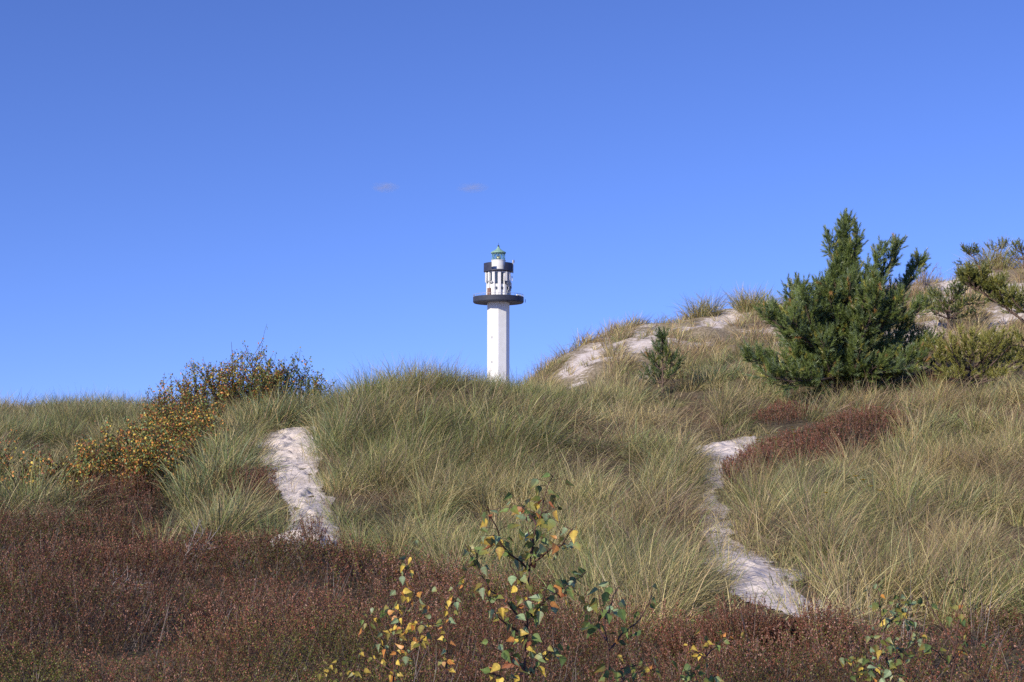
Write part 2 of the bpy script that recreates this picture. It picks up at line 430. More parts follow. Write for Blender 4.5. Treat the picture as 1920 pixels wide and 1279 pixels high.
def canopy_clear(X, Y, ln, u):
    """keeps the stand open where the photograph shows sand, heather, shrubs or the pine's skirt behind it"""
    z = terr(X, Y)
    clear = np.zeros(len(X), bool)
    RP_LOW = [(1345,1030),(1370,1012),(1405,1042),(1460,1082),(1530,1132),(1560,1156),(1450,1140),(1375,1116),(1352,1090)]; RP_TOP = [(1292,846),(1345,830),(1400,824),(1402,850),(1372,885),(1335,880)]
    zones = [(LEFT_PX, 30, 1), ([(u - 12, v) for u, v in LEFT_PX], 30, .9), ([(u + 16, v) for u, v in LEFT_PX], 30, .9), (RP_LOW, 30, 1), (RP_TOP, 30, 1), (RIGHT_PX, 30, .22)] + [(pl, 70, .82) for pl in BARE_PX] + [([(1285,628),(1298,578),(1315,550),(1392,550),(1388,625)], 70, .9), ([(1030,720),(1080,650),(1150,635),(1150,690),(1100,720)], 70, .9), ([(1165,670),(1188,615),(1235,592),(1240,650)], 70, .85),
        
        ([(112,742),(300,742),(330,700),(420,690),(405,790),(370,880),(125,890)], 28.5, .97), ([(125,862),(290,862),(290,945),(125,945)], 24, .92), ([(378,858),(500,868),(515,912),(380,905)], 24, .9),
        ([(1372,872),(1425,820),(1500,785),(1690,765),(1690,800),(1600,815),(1530,850),(1440,880)], 30, .8),
        ([(1380,690),(1560,690),(1560,737),(1420,737)], 34, 1), ([(1560,640),(1740,640),(1720,716),(1560,716)], 34, .97), ([(1740,640),(1930,640),(1930,700),(1800,712),(1740,700)], 35.3, .97), ([(1205,640),(1285,640),(1270,722),(1215,722)], 37, 1), ([(1330,650),(1392,650),(1392,690),(1330,690)], 38.6, .9),
        ([(1790,520),(1930,520),(1930,660),(1850,650)], 40, .9), ([(-20,770),(110,770),(110,862),(-20,862)], 22.6, .8)]
    h = ln * .62
    for px, ymax, pr in zones:
        hitz = np.zeros(len(X), bool)
        for f in (0.0, .35, .7, 1.0):
            pu, pv = proj(X, Y, z + h * f)
            hitz |= inpoly(pu, pv, px)
        clear |= hitz & (Y < ymax) & (RNG.random(len(X)) < pr)
    return clear

def make_grass():
    acc = Acc()
    for (y0, y1, s, nb, wid, lev) in [(10, 16, .26, 165, .0044, 4), (16, 24, .29, 165, .0052, 4), (24, 34, .33, 160, .0068, 4), (34, 46, .45, 110, .010, 3), (46, 72, .55, 80, .014, 3)]:
        X, Y = jitter(-.46 * y1, .50 * y1, y0, y1, s)
        u = CU + X / Y * F
        ok = (u > -220) & (u < 2200) & (Y > heath_edge(X, Y) + .1) & (Y >= y0) & (Y < y1)
        X, Y, u = X[ok], Y[ok], u[ok]
        d = sand_d(X, Y)
        hp = np.full(X.shape, 1e9)
        for pl in HPATCH: hp = np.minimum(hp, polydist(X, Y, pl))
        mat = vnoise(X / .8, Y / 1.2, 57) > np.interp(u, [600, 900, 1300], [.62, .50, .36])
        n1, n2, n3 = vnoise(X / 2.6, Y / 2.6, 51), vnoise(X / 1.2, Y / 1.2, 52), vnoise(X / .9, Y / .9, 53)
        n4, n5 = vnoise(X / .55, Y / .55, 54), vnoise(X / 1.8, Y / 1.8, 55)
        ln = .74 + .20 * n2 + .22 * n4 + .10 * n5 + RNG.normal(0, .06, len(X)); ln = np.clip(ln, .34, 1.2)
        ln = np.where((d < .45) & (Y < 34), ln * .85, ln)
        ln = ln * np.interp(Y, [10, 14, 33, 60], [.70, .88, 1, .9])
        mat &= Y < 40; ln = np.where(mat, ln * .55, ln)
        keep = (d > .16) & (hp > .02)
        cl = canopy_clear(X, Y, ln, u)
        low = cl & (d > .5) & (Y < 40) & (RNG.random(len(X)) < .6)
        ln = np.where(low, .2, ln)
        keep &= ~cl | low
        hid = (Y > 33) & (u < 940)
        far_l = (u < 330) & (Y < 50)
        keep &= ~(hid & ~far_l & (RNG.random(len(X)) > .25))
        keep &= ~((Y > 48) & (u < 900))
        # hollows between the hummocks, larger towards the right and on the high dune
        hol = (n4 + .6 * n5) < -.47 + np.clip((u - 900) / 1000, 0, .26)
        keep &= ~(hol & (RNG.random(len(X)) < np.where(Y > 40, .35, .85)))
        bare = (vnoise(X / 2.0, Y / 2.0, 41) + .5 * n4 > .12) & (Y > 44) & (u > 1050)
        keep &= ~(bare & (RNG.random(len(X)) < .4))
        X, Y, u, d, ln, n1, n2, n3, n5, mat = [q[keep] for q in (X, Y, u, d, ln, n1, n2, n3, n5, mat)]
        dry = np.interp(u, [0, 500, 640, 900, 1150, 1400, 1920], [.36, .26, .22, .32, .40, .48, .50]) + .50 * n1 + .28 * n2
        dry = dry + np.clip((Y - 36) / 20, 0, .2)
        flat = np.clip((n3 - .12) * 1.9 + np.clip((u - 1000) / 700, 0, .55) - .08, 0, 1) * (Y > 12)
        flat = np.where(mat, np.maximum(flat, .85), flat)
        lean = np.interp(u, [0, 580, 900, 1250, 1920], [.25, .18, .36, .50, .42]) + .18 * n5 + RNG.normal(0, .14, len(X))
        tussocks(X, Y, nb, ln, s * .62, wid, np.clip(dry, .04, .9), acc, levels=lev, flat=flat, blue=np.where(u < 650, .4, .16), lean=lean,
                 brown=np.clip(np.clip((Y - 40) / 12, 0, .5) + np.clip(n5 * 1.2 - .25, 0, .5) * np.interp(u, [700, 1200], [.5, 1]) + np.interp(u, [1000, 1500], [0, .15]) + .5 * mat, 0, 1))
        k = RNG.random(len(X)) < .35
        tussocks(X[k], Y[k], 3, ln[k] * 1.12, s * .6, wid * 1.2, .8, acc, levels=lev, lean=.25, spread=.3)
    X, Y = jitter(-3, 31, 46, 70, .62)
    u = CU + X / Y * F; k = (u > 980) & (u < 2200) & (RNG.random(len(X)) < .25); X, Y = X[k], Y[k]
    tussocks(X, Y, 26, RNG.uniform(.25, .7, len(X)), .12, .014, .55, acc, brown=.35, lean=.15, spread=.8, levels=3)
    for pl in (LEFT_PATH, RIGHT_PATH):
        p = np.array(pl); X, Y = jitter(p[:, 0].min() - .5, p[:, 0].max() + .5, p[:, 1].min() - .5, p[:, 1].max() + .5, .16)
        d = polydist(X, Y, pl); k = (d > -.15) & (d < .5) & (RNG.random(len(X)) < .55)
        tussocks(X[k], Y[k], 14, RNG.uniform(.12, .42, k.sum()), .09, .005, .6, acc, lean=.25, spread=.8)
    me = acc.mesh('marram_grass')
    tag(link('marram_grass', me, M_GRASS), 'grey green and straw marram grass covering the dune slopes', 'grass', kind='stuff')
make_grass()

def tussock_thing(u, v, Y, nb, r, ln, label, dry=.3, blue=.3, lean=.25, width=.009, snap=True):
    p = P(u, v, Y); z = float(terr(p[0], p[1]))
    acc = Acc()
    k = max(1, int(nb / 160))
    cx = p[0] + RNG.normal(0, r * .5, k); cy = p[1] + RNG.normal(0, r * .5, k)
    tussocks(cx, cy, 160, ln, r * .6, width, dry, acc, lean=lean, spread=.75, blue=blue)
    o = link('marram_tussock', acc.mesh('marram_tussock'), M_GRASS)
    o.data.transform(__import__('mathutils').Matrix.Translation((-p[0], -p[1], -z))); o.location = (p[0], p[1], z)
    tag(o, label, 'grass tussock', 'large separate tussocks of marram grass')
tussock_thing(424, 880, 22.3, 1500, .52, .95, 'blue-green grass tussock left of the pale sand path, in front of the tall birch shrubs', .22, .6)
tussock_thing(530, 792, 27.0, 1300, .55, 1.0, 'highest grass tussock at the head of the left sand path', .25, .6)
tussock_thing(415, 1000, 19.2, 1000, .6, .85, 'straw and green tussock between dark heather and the foot of the left path', .5, .2, lean=.4)
tussock_thing(55, 960, 21.6, 1400, .7, 1.05, 'upright grass tussock at the left edge of the photo above the brown heather', .4, .4)
tussock_thing(1325, 600, 59, 500, .5, 1.3, 'grass tuft standing alone on the white sand crest left of the big pine', .5, .2, width=.016, lean=.1)
tussock_thing(1888, 520, 61, 900, .8, 1.5, 'brownish tall grass tuft on the crest between the small crooked pines', .6, .1, width=.016, lean=.05)
tussock_thing(1415, 600, 59, 900, .8, 1.3, 'reddish brown grass tuft on the crest just left of the big pine', .75, .1, width=.016, lean=.1)

# ------------------------------------------------------------------ heather
RUST = np.array([.235, .102, .066]); PINKGREY = np.array([.36, .21, .155]); BROWN = np.array([.155, .080, .045]); HGREEN = np.array([.125, .135, .030]); RED = np.array([.28, .095, .06]); STEM = np.array([.20, .155, .14])
def heather_sprigs(x, y, h, acc, size, nfl, tone, green, az=None, bright=None, tilt=None, hue=None):
    """upright shoots: a thin stem whose upper half is set with small dry bells"""
    n = len(x)
    z = terr(x, y)
    a0 = RNG.uniform(0, 2 * pi, n) if az is None else az
    tilt = np.abs(RNG.normal(0, .34, n)) if tilt is None else tilt
    ax = np.stack([np.sin(tilt) * np.cos(a0), np.sin(tilt) * np.sin(a0), np.cos(tilt)], -1)
    base = np.stack([x, y, z], -1)
    top = base + ax * h[:, None]
    sa = RNG.uniform(0, 2 * pi, n); sd = np.stack([np.cos(sa), np.sin(sa), np.zeros(n)], -1) * (size[:, None] * .17)
    V = np.stack([base - sd, base + sd, top + sd * .4, top - sd * .4], 1).reshape(-1, 3)
    k = np.arange(n)[:, None] * 4
    C = np.repeat((np.where(RNG.random((n, 1)) < .35, STEM, BROWN) * RNG.uniform(.6, 1.3, (n, 1))), 4, 0)
    acc.add(V, k + np.arange(4)[None, :], C)
    i = np.repeat(np.arange(n), nfl); m = len(i)
    t = 1 - .55 * RNG.random(m) ** 1.2
    c = base[i] + ax[i] * (h[i] * t)[:, None] + RNG.normal(0, 1, (m, 3)) * (size[i] * (.35 + 1.0 * (1 - t)))[:, None]
    d = ax[i] * 1.3 + RNG.normal(0, .6, (m, 3)); d /= np.linalg.norm(d, axis=1, keepdims=True)
    e = np.cross(d, RNG.normal(0, 1, (m, 3))); e /= np.linalg.norm(e, axis=1, keepdims=True) + 1e-6
    L = size[i] * RNG.uniform(.8, 1.7, m); W = size[i] * RNG.uniform(.25, .5, m)
    a, b = d * L[:, None] * .5, e * W[:, None]
    V = np.stack([c - a, c + b, c + a, c - b], 1).reshape(-1, 3)
    k = np.arange(m)[:, None] * 4
    q = np.clip((RNG.random(n) if hue is None else np.clip(hue + RNG.normal(0, .12, n), 0, 1))[i] + RNG.normal(0, .1, m), 0, .999)
    tn = tone[i]
    col = np.where((q < .46)[:, None], RUST, np.where((q < .46 + .30 * tn)[:, None], PINKGREY, np.where((q < .9)[:, None], BROWN, RED)))
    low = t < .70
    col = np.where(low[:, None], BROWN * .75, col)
    isg = RNG.random(m) < green[i] * np.where(t < .75, 1.5, .7)
    col = np.where(isg[:, None], HGREEN * 1.1, col)
    sh = RNG.uniform(.8, 1.25, n) * (1 if bright is None else bright)
    col = col * sh[i][:, None] * RNG.uniform(.85, 1.15, (m, 1))
    acc.add(V, k + np.arange(4)[None, :], np.repeat(col, 4, 0))

def make_heather():
    acc = Acc()
    for (y0, y1, dens, k, sz, nfl) in [(5.5, 8, 40, 7, .0075, 30), (8, 11.5, 50, 8, .0092, 27), (11.5, 15, 46, 7, .0115, 21), (15, 23, 38, 7, .0145, 17)]:
        BX, BY = jitter(-.46 * y1, .46 * y1, y0, y1, 1 / sqrt(dens))
        u = CU + BX / BY * F
        ok = (u > -160) & (u < 2080) & (BY < heath_edge(BX, BY)) & (BY >= y0) & (BY < y1)
        BX, BY = BX[ok], BY[ok]
        e = heath_edge(BX, BY) - BY
        b1 = vnoise(BX / .95, BY / .95, 61); b2 = vnoise(BX / .4, BY / .4, 62); b3 = vnoise(BX / 2.5, BY / 2.5, 63); b4 = vnoise(BX / 1.6, BY / 1.6, 65)
        h = .42 + .22 * b1 + .11 * b2 + .26 * b4 + RNG.normal(0, .06, len(BX))
        h = np.clip(h, .17, .8) * np.clip(.55 + e * .5, .55, 1)
        keep = ~(((b1 + .6 * b2 + .8 * b4) < -.38) & (RNG.random(len(BX)) < .72))
        BX, BY, h, b3 = BX[keep], BY[keep], h[keep], b3[keep]
        uu = CU + BX / BY * F
        green = np.clip(.12 + .8 * np.clip(vnoise(BX / 1.3, BY / 1.3, 64) - .12, 0, 1) + np.interp(BY, [7, 9.5, 13], [.24, .12, 0]) + RNG.normal(0, .06, len(BX)), 0, .8)
        green = np.where(np.hypot((uu - 60) / 120, (BY - 10.0) / 1.1) < 1 + .3 * b3, .8, green)
        green = np.where(RNG.random(len(BX)) < .06, .7, green)
        tone = np.clip(.5 + .9 * b3 + RNG.normal(0, .25, len(BX)), 0, 1)
        br_ = .88 * (1 + .28 * vnoise(BX / 1.9, BY / 1.9, 67) + .34 * vnoise(BX / .6, BY / .9, 69)) * RNG.uniform(.6, 1.5, len(BX))
        i = np.repeat(np.arange(len(BX)), k); n = len(i)
        a = RNG.uniform(0, 2 * pi, n); r = np.sqrt(RNG.random(n))
        X = BX[i] + np.cos(a) * r * .05; Y = BY[i] + np.sin(a) * r * .05
        d = np.minimum(polydist(X, Y, LEFT_PATH), polydist(X, Y, RIGHT_PATH))
        q = d > RNG.normal(0, .12, n)
        i, a, r, X, Y = i[q], a[q], r[q], X[q], Y[q]; n = len(i)
        tilt = .12 + .55 * r + np.abs(RNG.normal(0, .12, n))
        hh = h[i] * RNG.uniform(.7, 1.1, n) * (1 - .15 * r)
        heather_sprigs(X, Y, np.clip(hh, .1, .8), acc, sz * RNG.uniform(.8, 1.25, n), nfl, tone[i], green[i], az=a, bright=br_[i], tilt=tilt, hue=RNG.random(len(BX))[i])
    # grey dead twigs standing in the heather
    BX, BY = jitter(-8, 8, 7, 20, .42)
    u = CU + BX / BY * F
    k = (u > -100) & (u < 2020) & (BY < heath_edge(BX, BY) - .3) & (vnoise(BX / 1.1, BY / 1.1, 68) > .1) & (RNG.random(len(BX)) < .42); BX, BY = BX[k], BY[k]
    i = np.repeat(np.arange(len(BX)), 7); n = len(i)
    a = RNG.normal(.5, .9, len(BX))[i] + RNG.normal(0, .5, n)
    x, y = BX[i] + RNG.normal(0, .05, n), BY[i] + RNG.normal(0, .05, n)
    acc.add(*blades(np.stack([x, y, terr(x, y)], -1), RNG.uniform(.32, .58, n), a, np.abs(RNG.normal(.55, .28, n)), RNG.normal(0, .3, n), RNG.uniform(.003, .006, n), np.array([.27, .22, .20]) * RNG.uniform(.7, 1.25, (n, 1)), 4, 1.0))
    me = acc.mesh('heather')
    tag(link('heather', me, M_HEATH), 'faded rusty brown heather spreading over the near ground', 'heather', kind='stuff')
make_heather()

def heather_patch(poly, label, dens=200, sz=.016, h0=.42, green=.05, grass=0):
    pl = np.array(poly); x0, y0 = pl.min(0); x1, y1 = pl.max(0)
    X, Y = jitter(x0 - .2, x1 + .2, y0 - .2, y1 + .2, 1 / sqrt(dens))
    d = polydist(X, Y, poly) + .15 * vnoise(X / .4, Y / .4, 71)
    k = d < .08; X, Y, d = X[k], Y[k], d[k]
    h = h0 * np.clip(.55 - d * 1.2, .55, 1) * (1 + .2 * vnoise(X / .5, Y / .5, 72)) + RNG.normal(0, .04, len(X))
    acc = Acc()
    heather_sprigs(X, Y, np.clip(h, .15, .8), acc, np.full(len(X), sz), 18, np.full(len(X), .35), np.full(len(X), green))
    o = link('heather_bush', acc.mesh('heather_bush'), M_HEATH)
    c = pl.mean(0); z = float(terr(c[0], c[1]))
    o.data.transform(__import__('mathutils').Matrix.Translation((-c[0], -c[1], -z))); o.location = (c[0], c[1], z)
    tag(o, label, 'heather bush', 'heather bushes among the dune grass')
heather_patch(HP_SLOPE, 'long dark red heather bush on the grassy slope below the big pine', 260, .018, .40)
heather_patch(HP_UPPER, 'small reddish heather bush just above the long heather bush on the slope', 180, .018, .36)
heather_patch(HP_LEFT, 'dark brown heather bush between two grass tussocks below the orange birch', 260, .014, .5)
heather_patch(HP_TUFT, 'brown heather bush beside the left sand path under the blue-green tussock', 260, .014, .45)
heather_patch(HP_PINE, 'reddish heather bush in the grass at the right foot of the big pine', 200, .02, .5)

def heather_tuft(u, Y, vtop, r, label):
    p = P(u, 1150, Y); c = (p[0], Y); z = float(terr(c[0], c[1])); H = P(u, vtop, Y)[2] - z
    n = int(260 * (r / .25) ** 2)
    a = RNG.uniform(0, 2 * pi, n); q = np.sqrt(RNG.random(n))
    acc = Acc()
    hue = RNG.random(n)
    heather_sprigs(c[0] + np.cos(a) * q * r * .6, c[1] + np.sin(a) * q * r * .6, H * (1 - .45 * q ** 2) * RNG.uniform(.6, 1.05, n), acc, np.full(n, .0085), 40, np.full(n, .3), np.full(n, .08), az=a, tilt=.05 + .4 * q, hue=hue)
    o = link('heather_bush', acc.mesh('heather_bush'), M_HEATH)
    o.data.transform(__import__('mathutils').Matrix.Translation((-c[0], -c[1], -z))); o.location = (c[0], c[1], z)
    tag(o, label, 'heather bush', 'heather bushes among the dune grass')
heather_tuft(1385, 10.0, 1108, .32, 'upright dark heather bush in front of the bottom end of the right path')
heather_tuft(1545, 10.1, 1112, .22, 'narrow reddish heather bush standing against the right tip of the right path')
heather_tuft(1290, 10.2, 1140, .22, 'low heather bush left of the upright dark one, before the right path')
heather_tuft(1470, 10.3, 1150, .22, 'low heather bush between the upright dark one and the narrow reddish one')
heather_tuft(585, 17.6, 955, .14, 'thin heather sprig bush standing alone on the foot of the left sand path')

# ------------------------------------------------------------------ tubes
class Tubes:
    def __init__(s): s.V, s.F, s.n = [], [], 0
    def add(s, pts, radii, sides=5):
        pts = np.asarray(pts, float); m = len(pts)
        tan_ = np.gradient(pts, axis=0); tan_ /= np.linalg.norm(tan_, axis=1, keepdims=True) + 1e-9
        ref = np.array([1., .2, .1]) if abs(tan_[0, 0]) < .8 else np.array([0, 1., .2])
        a = np.cross(tan_, ref); a /= np.linalg.norm(a, axis=1, keepdims=True); b = np.cross(tan_, a)
        r = np.broadcast_to(radii, (m,))
        ang = np.arange(sides) * 2 * pi / sides
        V = pts[:, None, :] + (a[:, None, :] * np.cos(ang)[None, :, None] + b[:, None, :] * np.sin(ang)[None, :, None]) * r[:, None, None]
        s.V.append(V.reshape(-1, 3))
        for i in range(m - 1):
            for j in range(sides):
                k = (j + 1) % sides
                s.F.append((s.n + i * sides + j, s.n + i * sides + k, s.n + (i + 1) * sides + k, s.n + (i + 1) * sides + j))
        s.n += m * sides
    def mesh(s, name): return np_mesh(name, np.concatenate(s.V), [np.array(s.F)], None, True)

def unit(v): return v / (np.linalg.norm(v) + 1e-9)
def curve_pts(p, d, L, n, bend, jit=.06):
    """polyline from p along d, bending towards vector bend"""
    pts = [np.array(p, float)]; d = unit(np.array(d, float))
    for i in range(n):
        d = unit(d + np.array(bend) / n + RNG.normal(0, jit, 3))
        pts.append(pts[-1] + d * L / n)
    return np.array(pts), d

# ------------------------------------------------------------------ pines
def add_shoots(acc, P0, D, Ls, nl, nn, w, cols):
    """bottle-brush shoots: needles all round an axis"""
    P0, D = np.asarray(P0), np.asarray(D); Ls = np.asarray(Ls); cols = np.asarray(cols)
    n = len(P0)
    i = np.repeat(np.arange(n), nn); m = len(i)
    D = D / np.linalg.norm(D, axis=1, keepdims=True)
    a = np.cross(D, np.array([.3, .9, .2])); a /= np.linalg.norm(a, axis=1, keepdims=True); b = np.cross(D, a)
    t = RNG.random(m) ** .8; g = RNG.uniform(0, 2 * pi, m)
    sp = RNG.uniform(.45, 1.0, m) * (1.05 - .5 * t)
    rad = a[i] * np.cos(g)[:, None] + b[i] * np.sin(g)[:, None]
    nd = D[i] * np.cos(sp)[:, None] + rad * np.sin(sp)[:, None]
    nd[:, 2] -= .08
    p = P0[i] + D[i] * (Ls[i] * t)[:, None]
    tip = p + nd * (nl * RNG.uniform(.7, 1.15, m))[:, None]
    sd = np.cross(nd, RNG.normal(0, 1, (m, 3))); sd /= np.linalg.norm(sd, axis=1, keepdims=True) + 1e-6
    sd *= w * .5
    V = np.stack([p - sd, p + sd, tip], 1).reshape(-1, 3)
    f = np.arange(m)[:, None] * 3 + np.arange(3)[None, :]
    C = np.repeat(cols[i] * RNG.uniform(.7, 1.3, (m, 1)), 3, 0)
    acc.add(V, f, C)

PGREEN = np.array([.072, .106, .030]); PBLUE = np.array([.072, .110, .062]); PYEL = np.array([.20, .19, .045]); PDRY = np.array([.25, .14, .05])
def pine(label, base, leader, whorls, limbs=(), shoot=.2, needle=.065, nn=44, w=.008, yel=.05, tone=1.0, trunk_r=.07, group='pines on the dune', dens=1.0, name='pine_tree', cat='pine tree'):
    """base: ground point; leader: points of the trunk; whorls: (height share, branch length, elevation, count); limbs: (points, twig length)"""
    root = empty(name, base, label, cat, group)
    tr = Tubes(); br = tr; acc = Acc()
    SP, SD, SL, SC = [], [], [], []
    leader = np.array(leader); 
    seg = np.concatenate([[0], np.cumsum(np.linalg.norm(np.diff(leader, axis=0), axis=1))]); seg /= seg[-1]
    at = lambda t: np.array([np.interp(t, seg, leader[:, k]) for k in range(3)])
    H = float(np.linalg.norm(leader[-1] - leader[0]))
    tt = np.linspace(0, 1, 14)
    tr.add([at(t) + (RNG.normal(0, .008, 3) if 0 < t < 1 else 0) for t in tt], trunk_r * (1 - .88 * tt), 8)
    def shoot_at(p, d, L, c=None):
        SP.append(p); SD.append(d); SL.append(L)
        base_c = PGREEN if RNG.random() < .7 else PBLUE
        q = RNG.random()
        cc = base_c * (1 - yel) + PYEL * yel if q > yel * .6 else PYEL
        if RNG.random() < .012: cc = PDRY
        SC.append(cc * tone * RNG.uniform(.78, 1.25))
    def twig(p, d, L):
        pts, dd = curve_pts(p, d, L, 3, (0, 0, .55), .08)
        br.add(pts, np.linspace(.009, .004, 4), 3)
        n = max(2, int(L / .085 * dens))
        for k in range(n):
            f = .25 + .75 * (k + RNG.random()) / n
            j = min(2, int(f * 3)); q = pts[j] + (pts[j + 1] - pts[j]) * (f * 3 - j)
            dv = unit(dd + RNG.normal(0, .55, 3) + np.array([0, 0, .35]))
            shoot_at(q, dv, shoot * RNG.uniform(.5, .95))
        shoot_at(pts[-1], unit(dd + np.array([0, 0, .25])), shoot * RNG.uniform(.9, 1.25))
    def branch(pts, r0, tl):
        pts = np.array(pts); m = len(pts)
        br.add(pts, np.linspace(r0, .006, m), 5)
        L = np.linalg.norm(np.diff(pts, axis=0), axis=1).sum()
        n = max(3, int(L / .11 * dens))
        for k in range(n):
            f = .18 + .82 * (k + RNG.random() * .8) / n
            x = f * (m - 1); j = min(m - 2, int(x)); q = pts[j] + (pts[j + 1] - pts[j]) * (x - j)
            ax = unit(pts[j + 1] - pts[j])
            sd = unit(np.cross(ax, RNG.normal(0, 1, 3)) + np.array([0, 0, .25]))
            d = unit(ax * .8 + sd * RNG.uniform(.6, 1.1))
            twig(q, d, tl * RNG.uniform(.5, 1.1) * (1.15 - .75 * f))
        twig(pts[-2], unit(pts[-1] - pts[-2]), tl * .6)
    for (h, bl, el, cnt) in whorls:
        a0 = RNG.uniform(0, 2 * pi)
        for k in range(cnt):
            a = a0 + 2 * pi * k / cnt + RNG.normal(0, .3)
            e = radians(el + RNG.normal(0, 9))
            L = bl * RNG.uniform(.7, 1.15)
            pts, _ = curve_pts(at(min(1, h + RNG.normal(0, .012))), (cos(a) * cos(e), sin(a) * cos(e), sin(e)), L, 5, (0, 0, .65), .06)
            branch(pts, .012 + .014 * L, .18 + .2 * L)
    for pts, tl in limbs:
        branch(pts, .035, tl)
    # the leading shoot
    for k in range(5): shoot_at(at(.86 + .035 * k), unit(at(1) - at(.8) + RNG.normal(0, .08, 3)), shoot * 1.2)
    add_shoots(acc, SP, SD, SL, needle, nn, w, SC)
    link('trunk', tr.mesh('trunk'), M_BARK, root)
    link('crown', acc.mesh('crown'), M_NEEDLE, root)
    return root

def ground_at(u, Y):
    p = P(u, 800, Y); return np.array([p[0], p[1], float(terr(p[0], p[1]))])

def big_pine():
    Y = 34.5
    b = ground_at(1578, Y)
    top = P(1586, 414, Y)
    mid = P(1580, 560, Y)
    H = top[2] - b[2]
    wh = []
    for h, bl, el, c in [(.05,1.9,12,7),(.10,2.15,14,8),(.16,2.3,18,8),(.23,2.1,22,8),(.30,1.95,28,7),(.37,1.45,32,6),(.44,1.1,40,6),(.51,.85,46,6),(.58,.68,50,6),(.65,.55,54,6),(.72,.48,56,6),(.79,.38,60,5),(.86,.28,64,5),(.93,.18,68,4)]:
        wh.append((h, bl, el, c))
    L = lambda *q: [P(u, v, y) for u, v, y in q]
    limbs = [
        (L((1580,640,34.5),(1620,570,34.6),(1655,520,34.6),(1672,485,34.6),(1682,462,34.6)), .38),
        (L((1580,600,34.5),(1615,545,34.3),(1640,500,34.2),(1652,468,34.2)), .34),
        (L((1580,650,34.5),(1640,590,35),(1690,550,35.2),(1718,515,35.3),(1724,492,35.3)), .42),
        (L((1578,640,34.5),(1540,600,34.2),(1508,570,34),(1492,540,34)), .40),
        (L((1578,670,34.5),(1520,640,34),(1460,610,33.8),(1435,590,33.8)), .42),
        (L((1578,690,34.5),(1650,680,34.1),(1715,660,34),(1745,640,34)), .45),
        (L((1578,700,34.5),(1500,700,33.6),(1440,690,33.2),(1402,668,33.2)), .5),
        (L((1578,700,34.5),(1640,700,33.5),(1690,690,33.3)), .5),
        (L((1578,705,34.5),(1540,712,33.2),(1480,715,32.8),(1440,705,32.7)), .5),
        (L((1578,640,34.5),(1640,620,34.9),(1700,600,35),(1735,575,35)), .42),
        (L((1582,540,34.5),(1570,500,34.4),(1556,470,34.4),(1552,445,34.4)), .22),
        (L((1582,530,34.5),(1598,490,34.4),(1606,460,34.4),(1608,430,34.4)), .2),
    ]
    return pine('tall dense dark green pine, the biggest tree on the dune', b, [b, mid, top], wh, limbs, .25, .100, 58, .0092, .12, 1.9, .09, dens=1.6)
big_pine()

def small(u, vtop, Y, label, w=.5, yel=.05, lean=0, tone=1.0, n=6, flat=False, **kw):
    b = ground_at(u, Y)
    top = P(u + lean, vtop, Y); top[2] = max(top[2], b[2] + .25)
    mid = (b + top) / 2 + np.array([lean * -.002, .05, 0])
    wh = []
    for k in range(n):
        h = (.2 if not flat else .55) + (.75 if not flat else .42) * k / max(1, n - 1)
        prof = (1 - .8 * ((h - .15) / .85)) if not flat else (1 - .5 * abs(h - .78) / .25)
        wh.append((h, w * max(.25, prof), 10 + 35 * h if not flat else 15, 5))
    return pine(label, b, [b, mid, top], wh, (), kw.pop('shoot', .17), kw.pop('needle', .06), kw.pop('nn', 36), kw.pop('wd', .01), yel, tone, kw.pop('trunk_r', .035), **kw)

small(1243, 640, 37.5, 'small dark pine standing alone left of the big pine', .66, .05, tone=1.4, n=4, dens=1.25, shoot=.2, needle=.085)
tussock_thing(1355, 690, 39, 700, .45, .75, 'pale bluish green grass tussock between the small dark pine and the big pine', .12, .9, width=.011, lean=.1)
L_ = lambda *q: [P(u, v, y) for u, v, y in q]
# low yellowish pine right of the big one
b = ground_at(1818, 33.6)
pine('low spreading yellow green pine to the right of the big pine', b, [b, P(1820, 690, 33.6), P(1824, 650, 33.6)], [(.25, 1.25, 4, 6), (.5, 1.15, 10, 6), (.75, .8, 18, 5), (.95, .4, 34, 4)],
     [(L_((1818,725,33.6),(1785,700,33.3),(1765,672,33.2),(1752,650,33.2)), .35), (L_((1818,725,33.6),(1860,705,33.2),(1895,685,33.2),(1918,668,33.2)), .35), (L_((1818,725,33.6),(1850,715,32.8),(1885,708,32.6)), .35), (L_((1818,725,33.6),(1790,715,32.8),(1770,705,32.6)), .35)],
     .18, .075, 42, .011, .75, 1.5, .04, dens=1.05)
b = ground_at(1965, 36)
pine('leaning pine whose bare bent limb reaches in from the right edge', b, [b, P(1955, 645, 36), P(1920, 602, 36), P(1885, 577, 36.2), P(1848, 554, 36.4), P(1815, 535, 36.5)],
     [(.60, .5, 25, 4), (.72, .65, 25, 5), (.84, .65, 25, 6), (.93, .6, 30, 6), (.99, .45, 30, 5)],
     [(L_((1955,645,36),(1920,650,35.6),(1885,645,35.4),(1862,640,35.4)), .35), (L_((1955,645,36),(1935,600,35.8),(1905,570,35.6),(1890,550,35.6)), .35), (L_((1955,665,36),(1910,680,35.5),(1880,676,35.3)), .35)],
     .2, .075, 46, .0115, .5, 1.4, .06, dens=1.7)
b = ground_at(1782, 47)
pine('dark low pine bush sprawling on the sand below the crest', b, [b, P(1780, 575, 47), P(1776, 548, 47)], [(.35, 1.0, 10, 6), (.7, .9, 18, 6)], [(L_((1782,585,47),(1815,570,47),(1850,568,47)), .5), (L_((1782,585,47),(1750,575,47),(1722,572,47)), .5)], .2, .08, 36, .014, .2, 1.4, .05, dens=1.2)
b = ground_at(1850, 60.5)
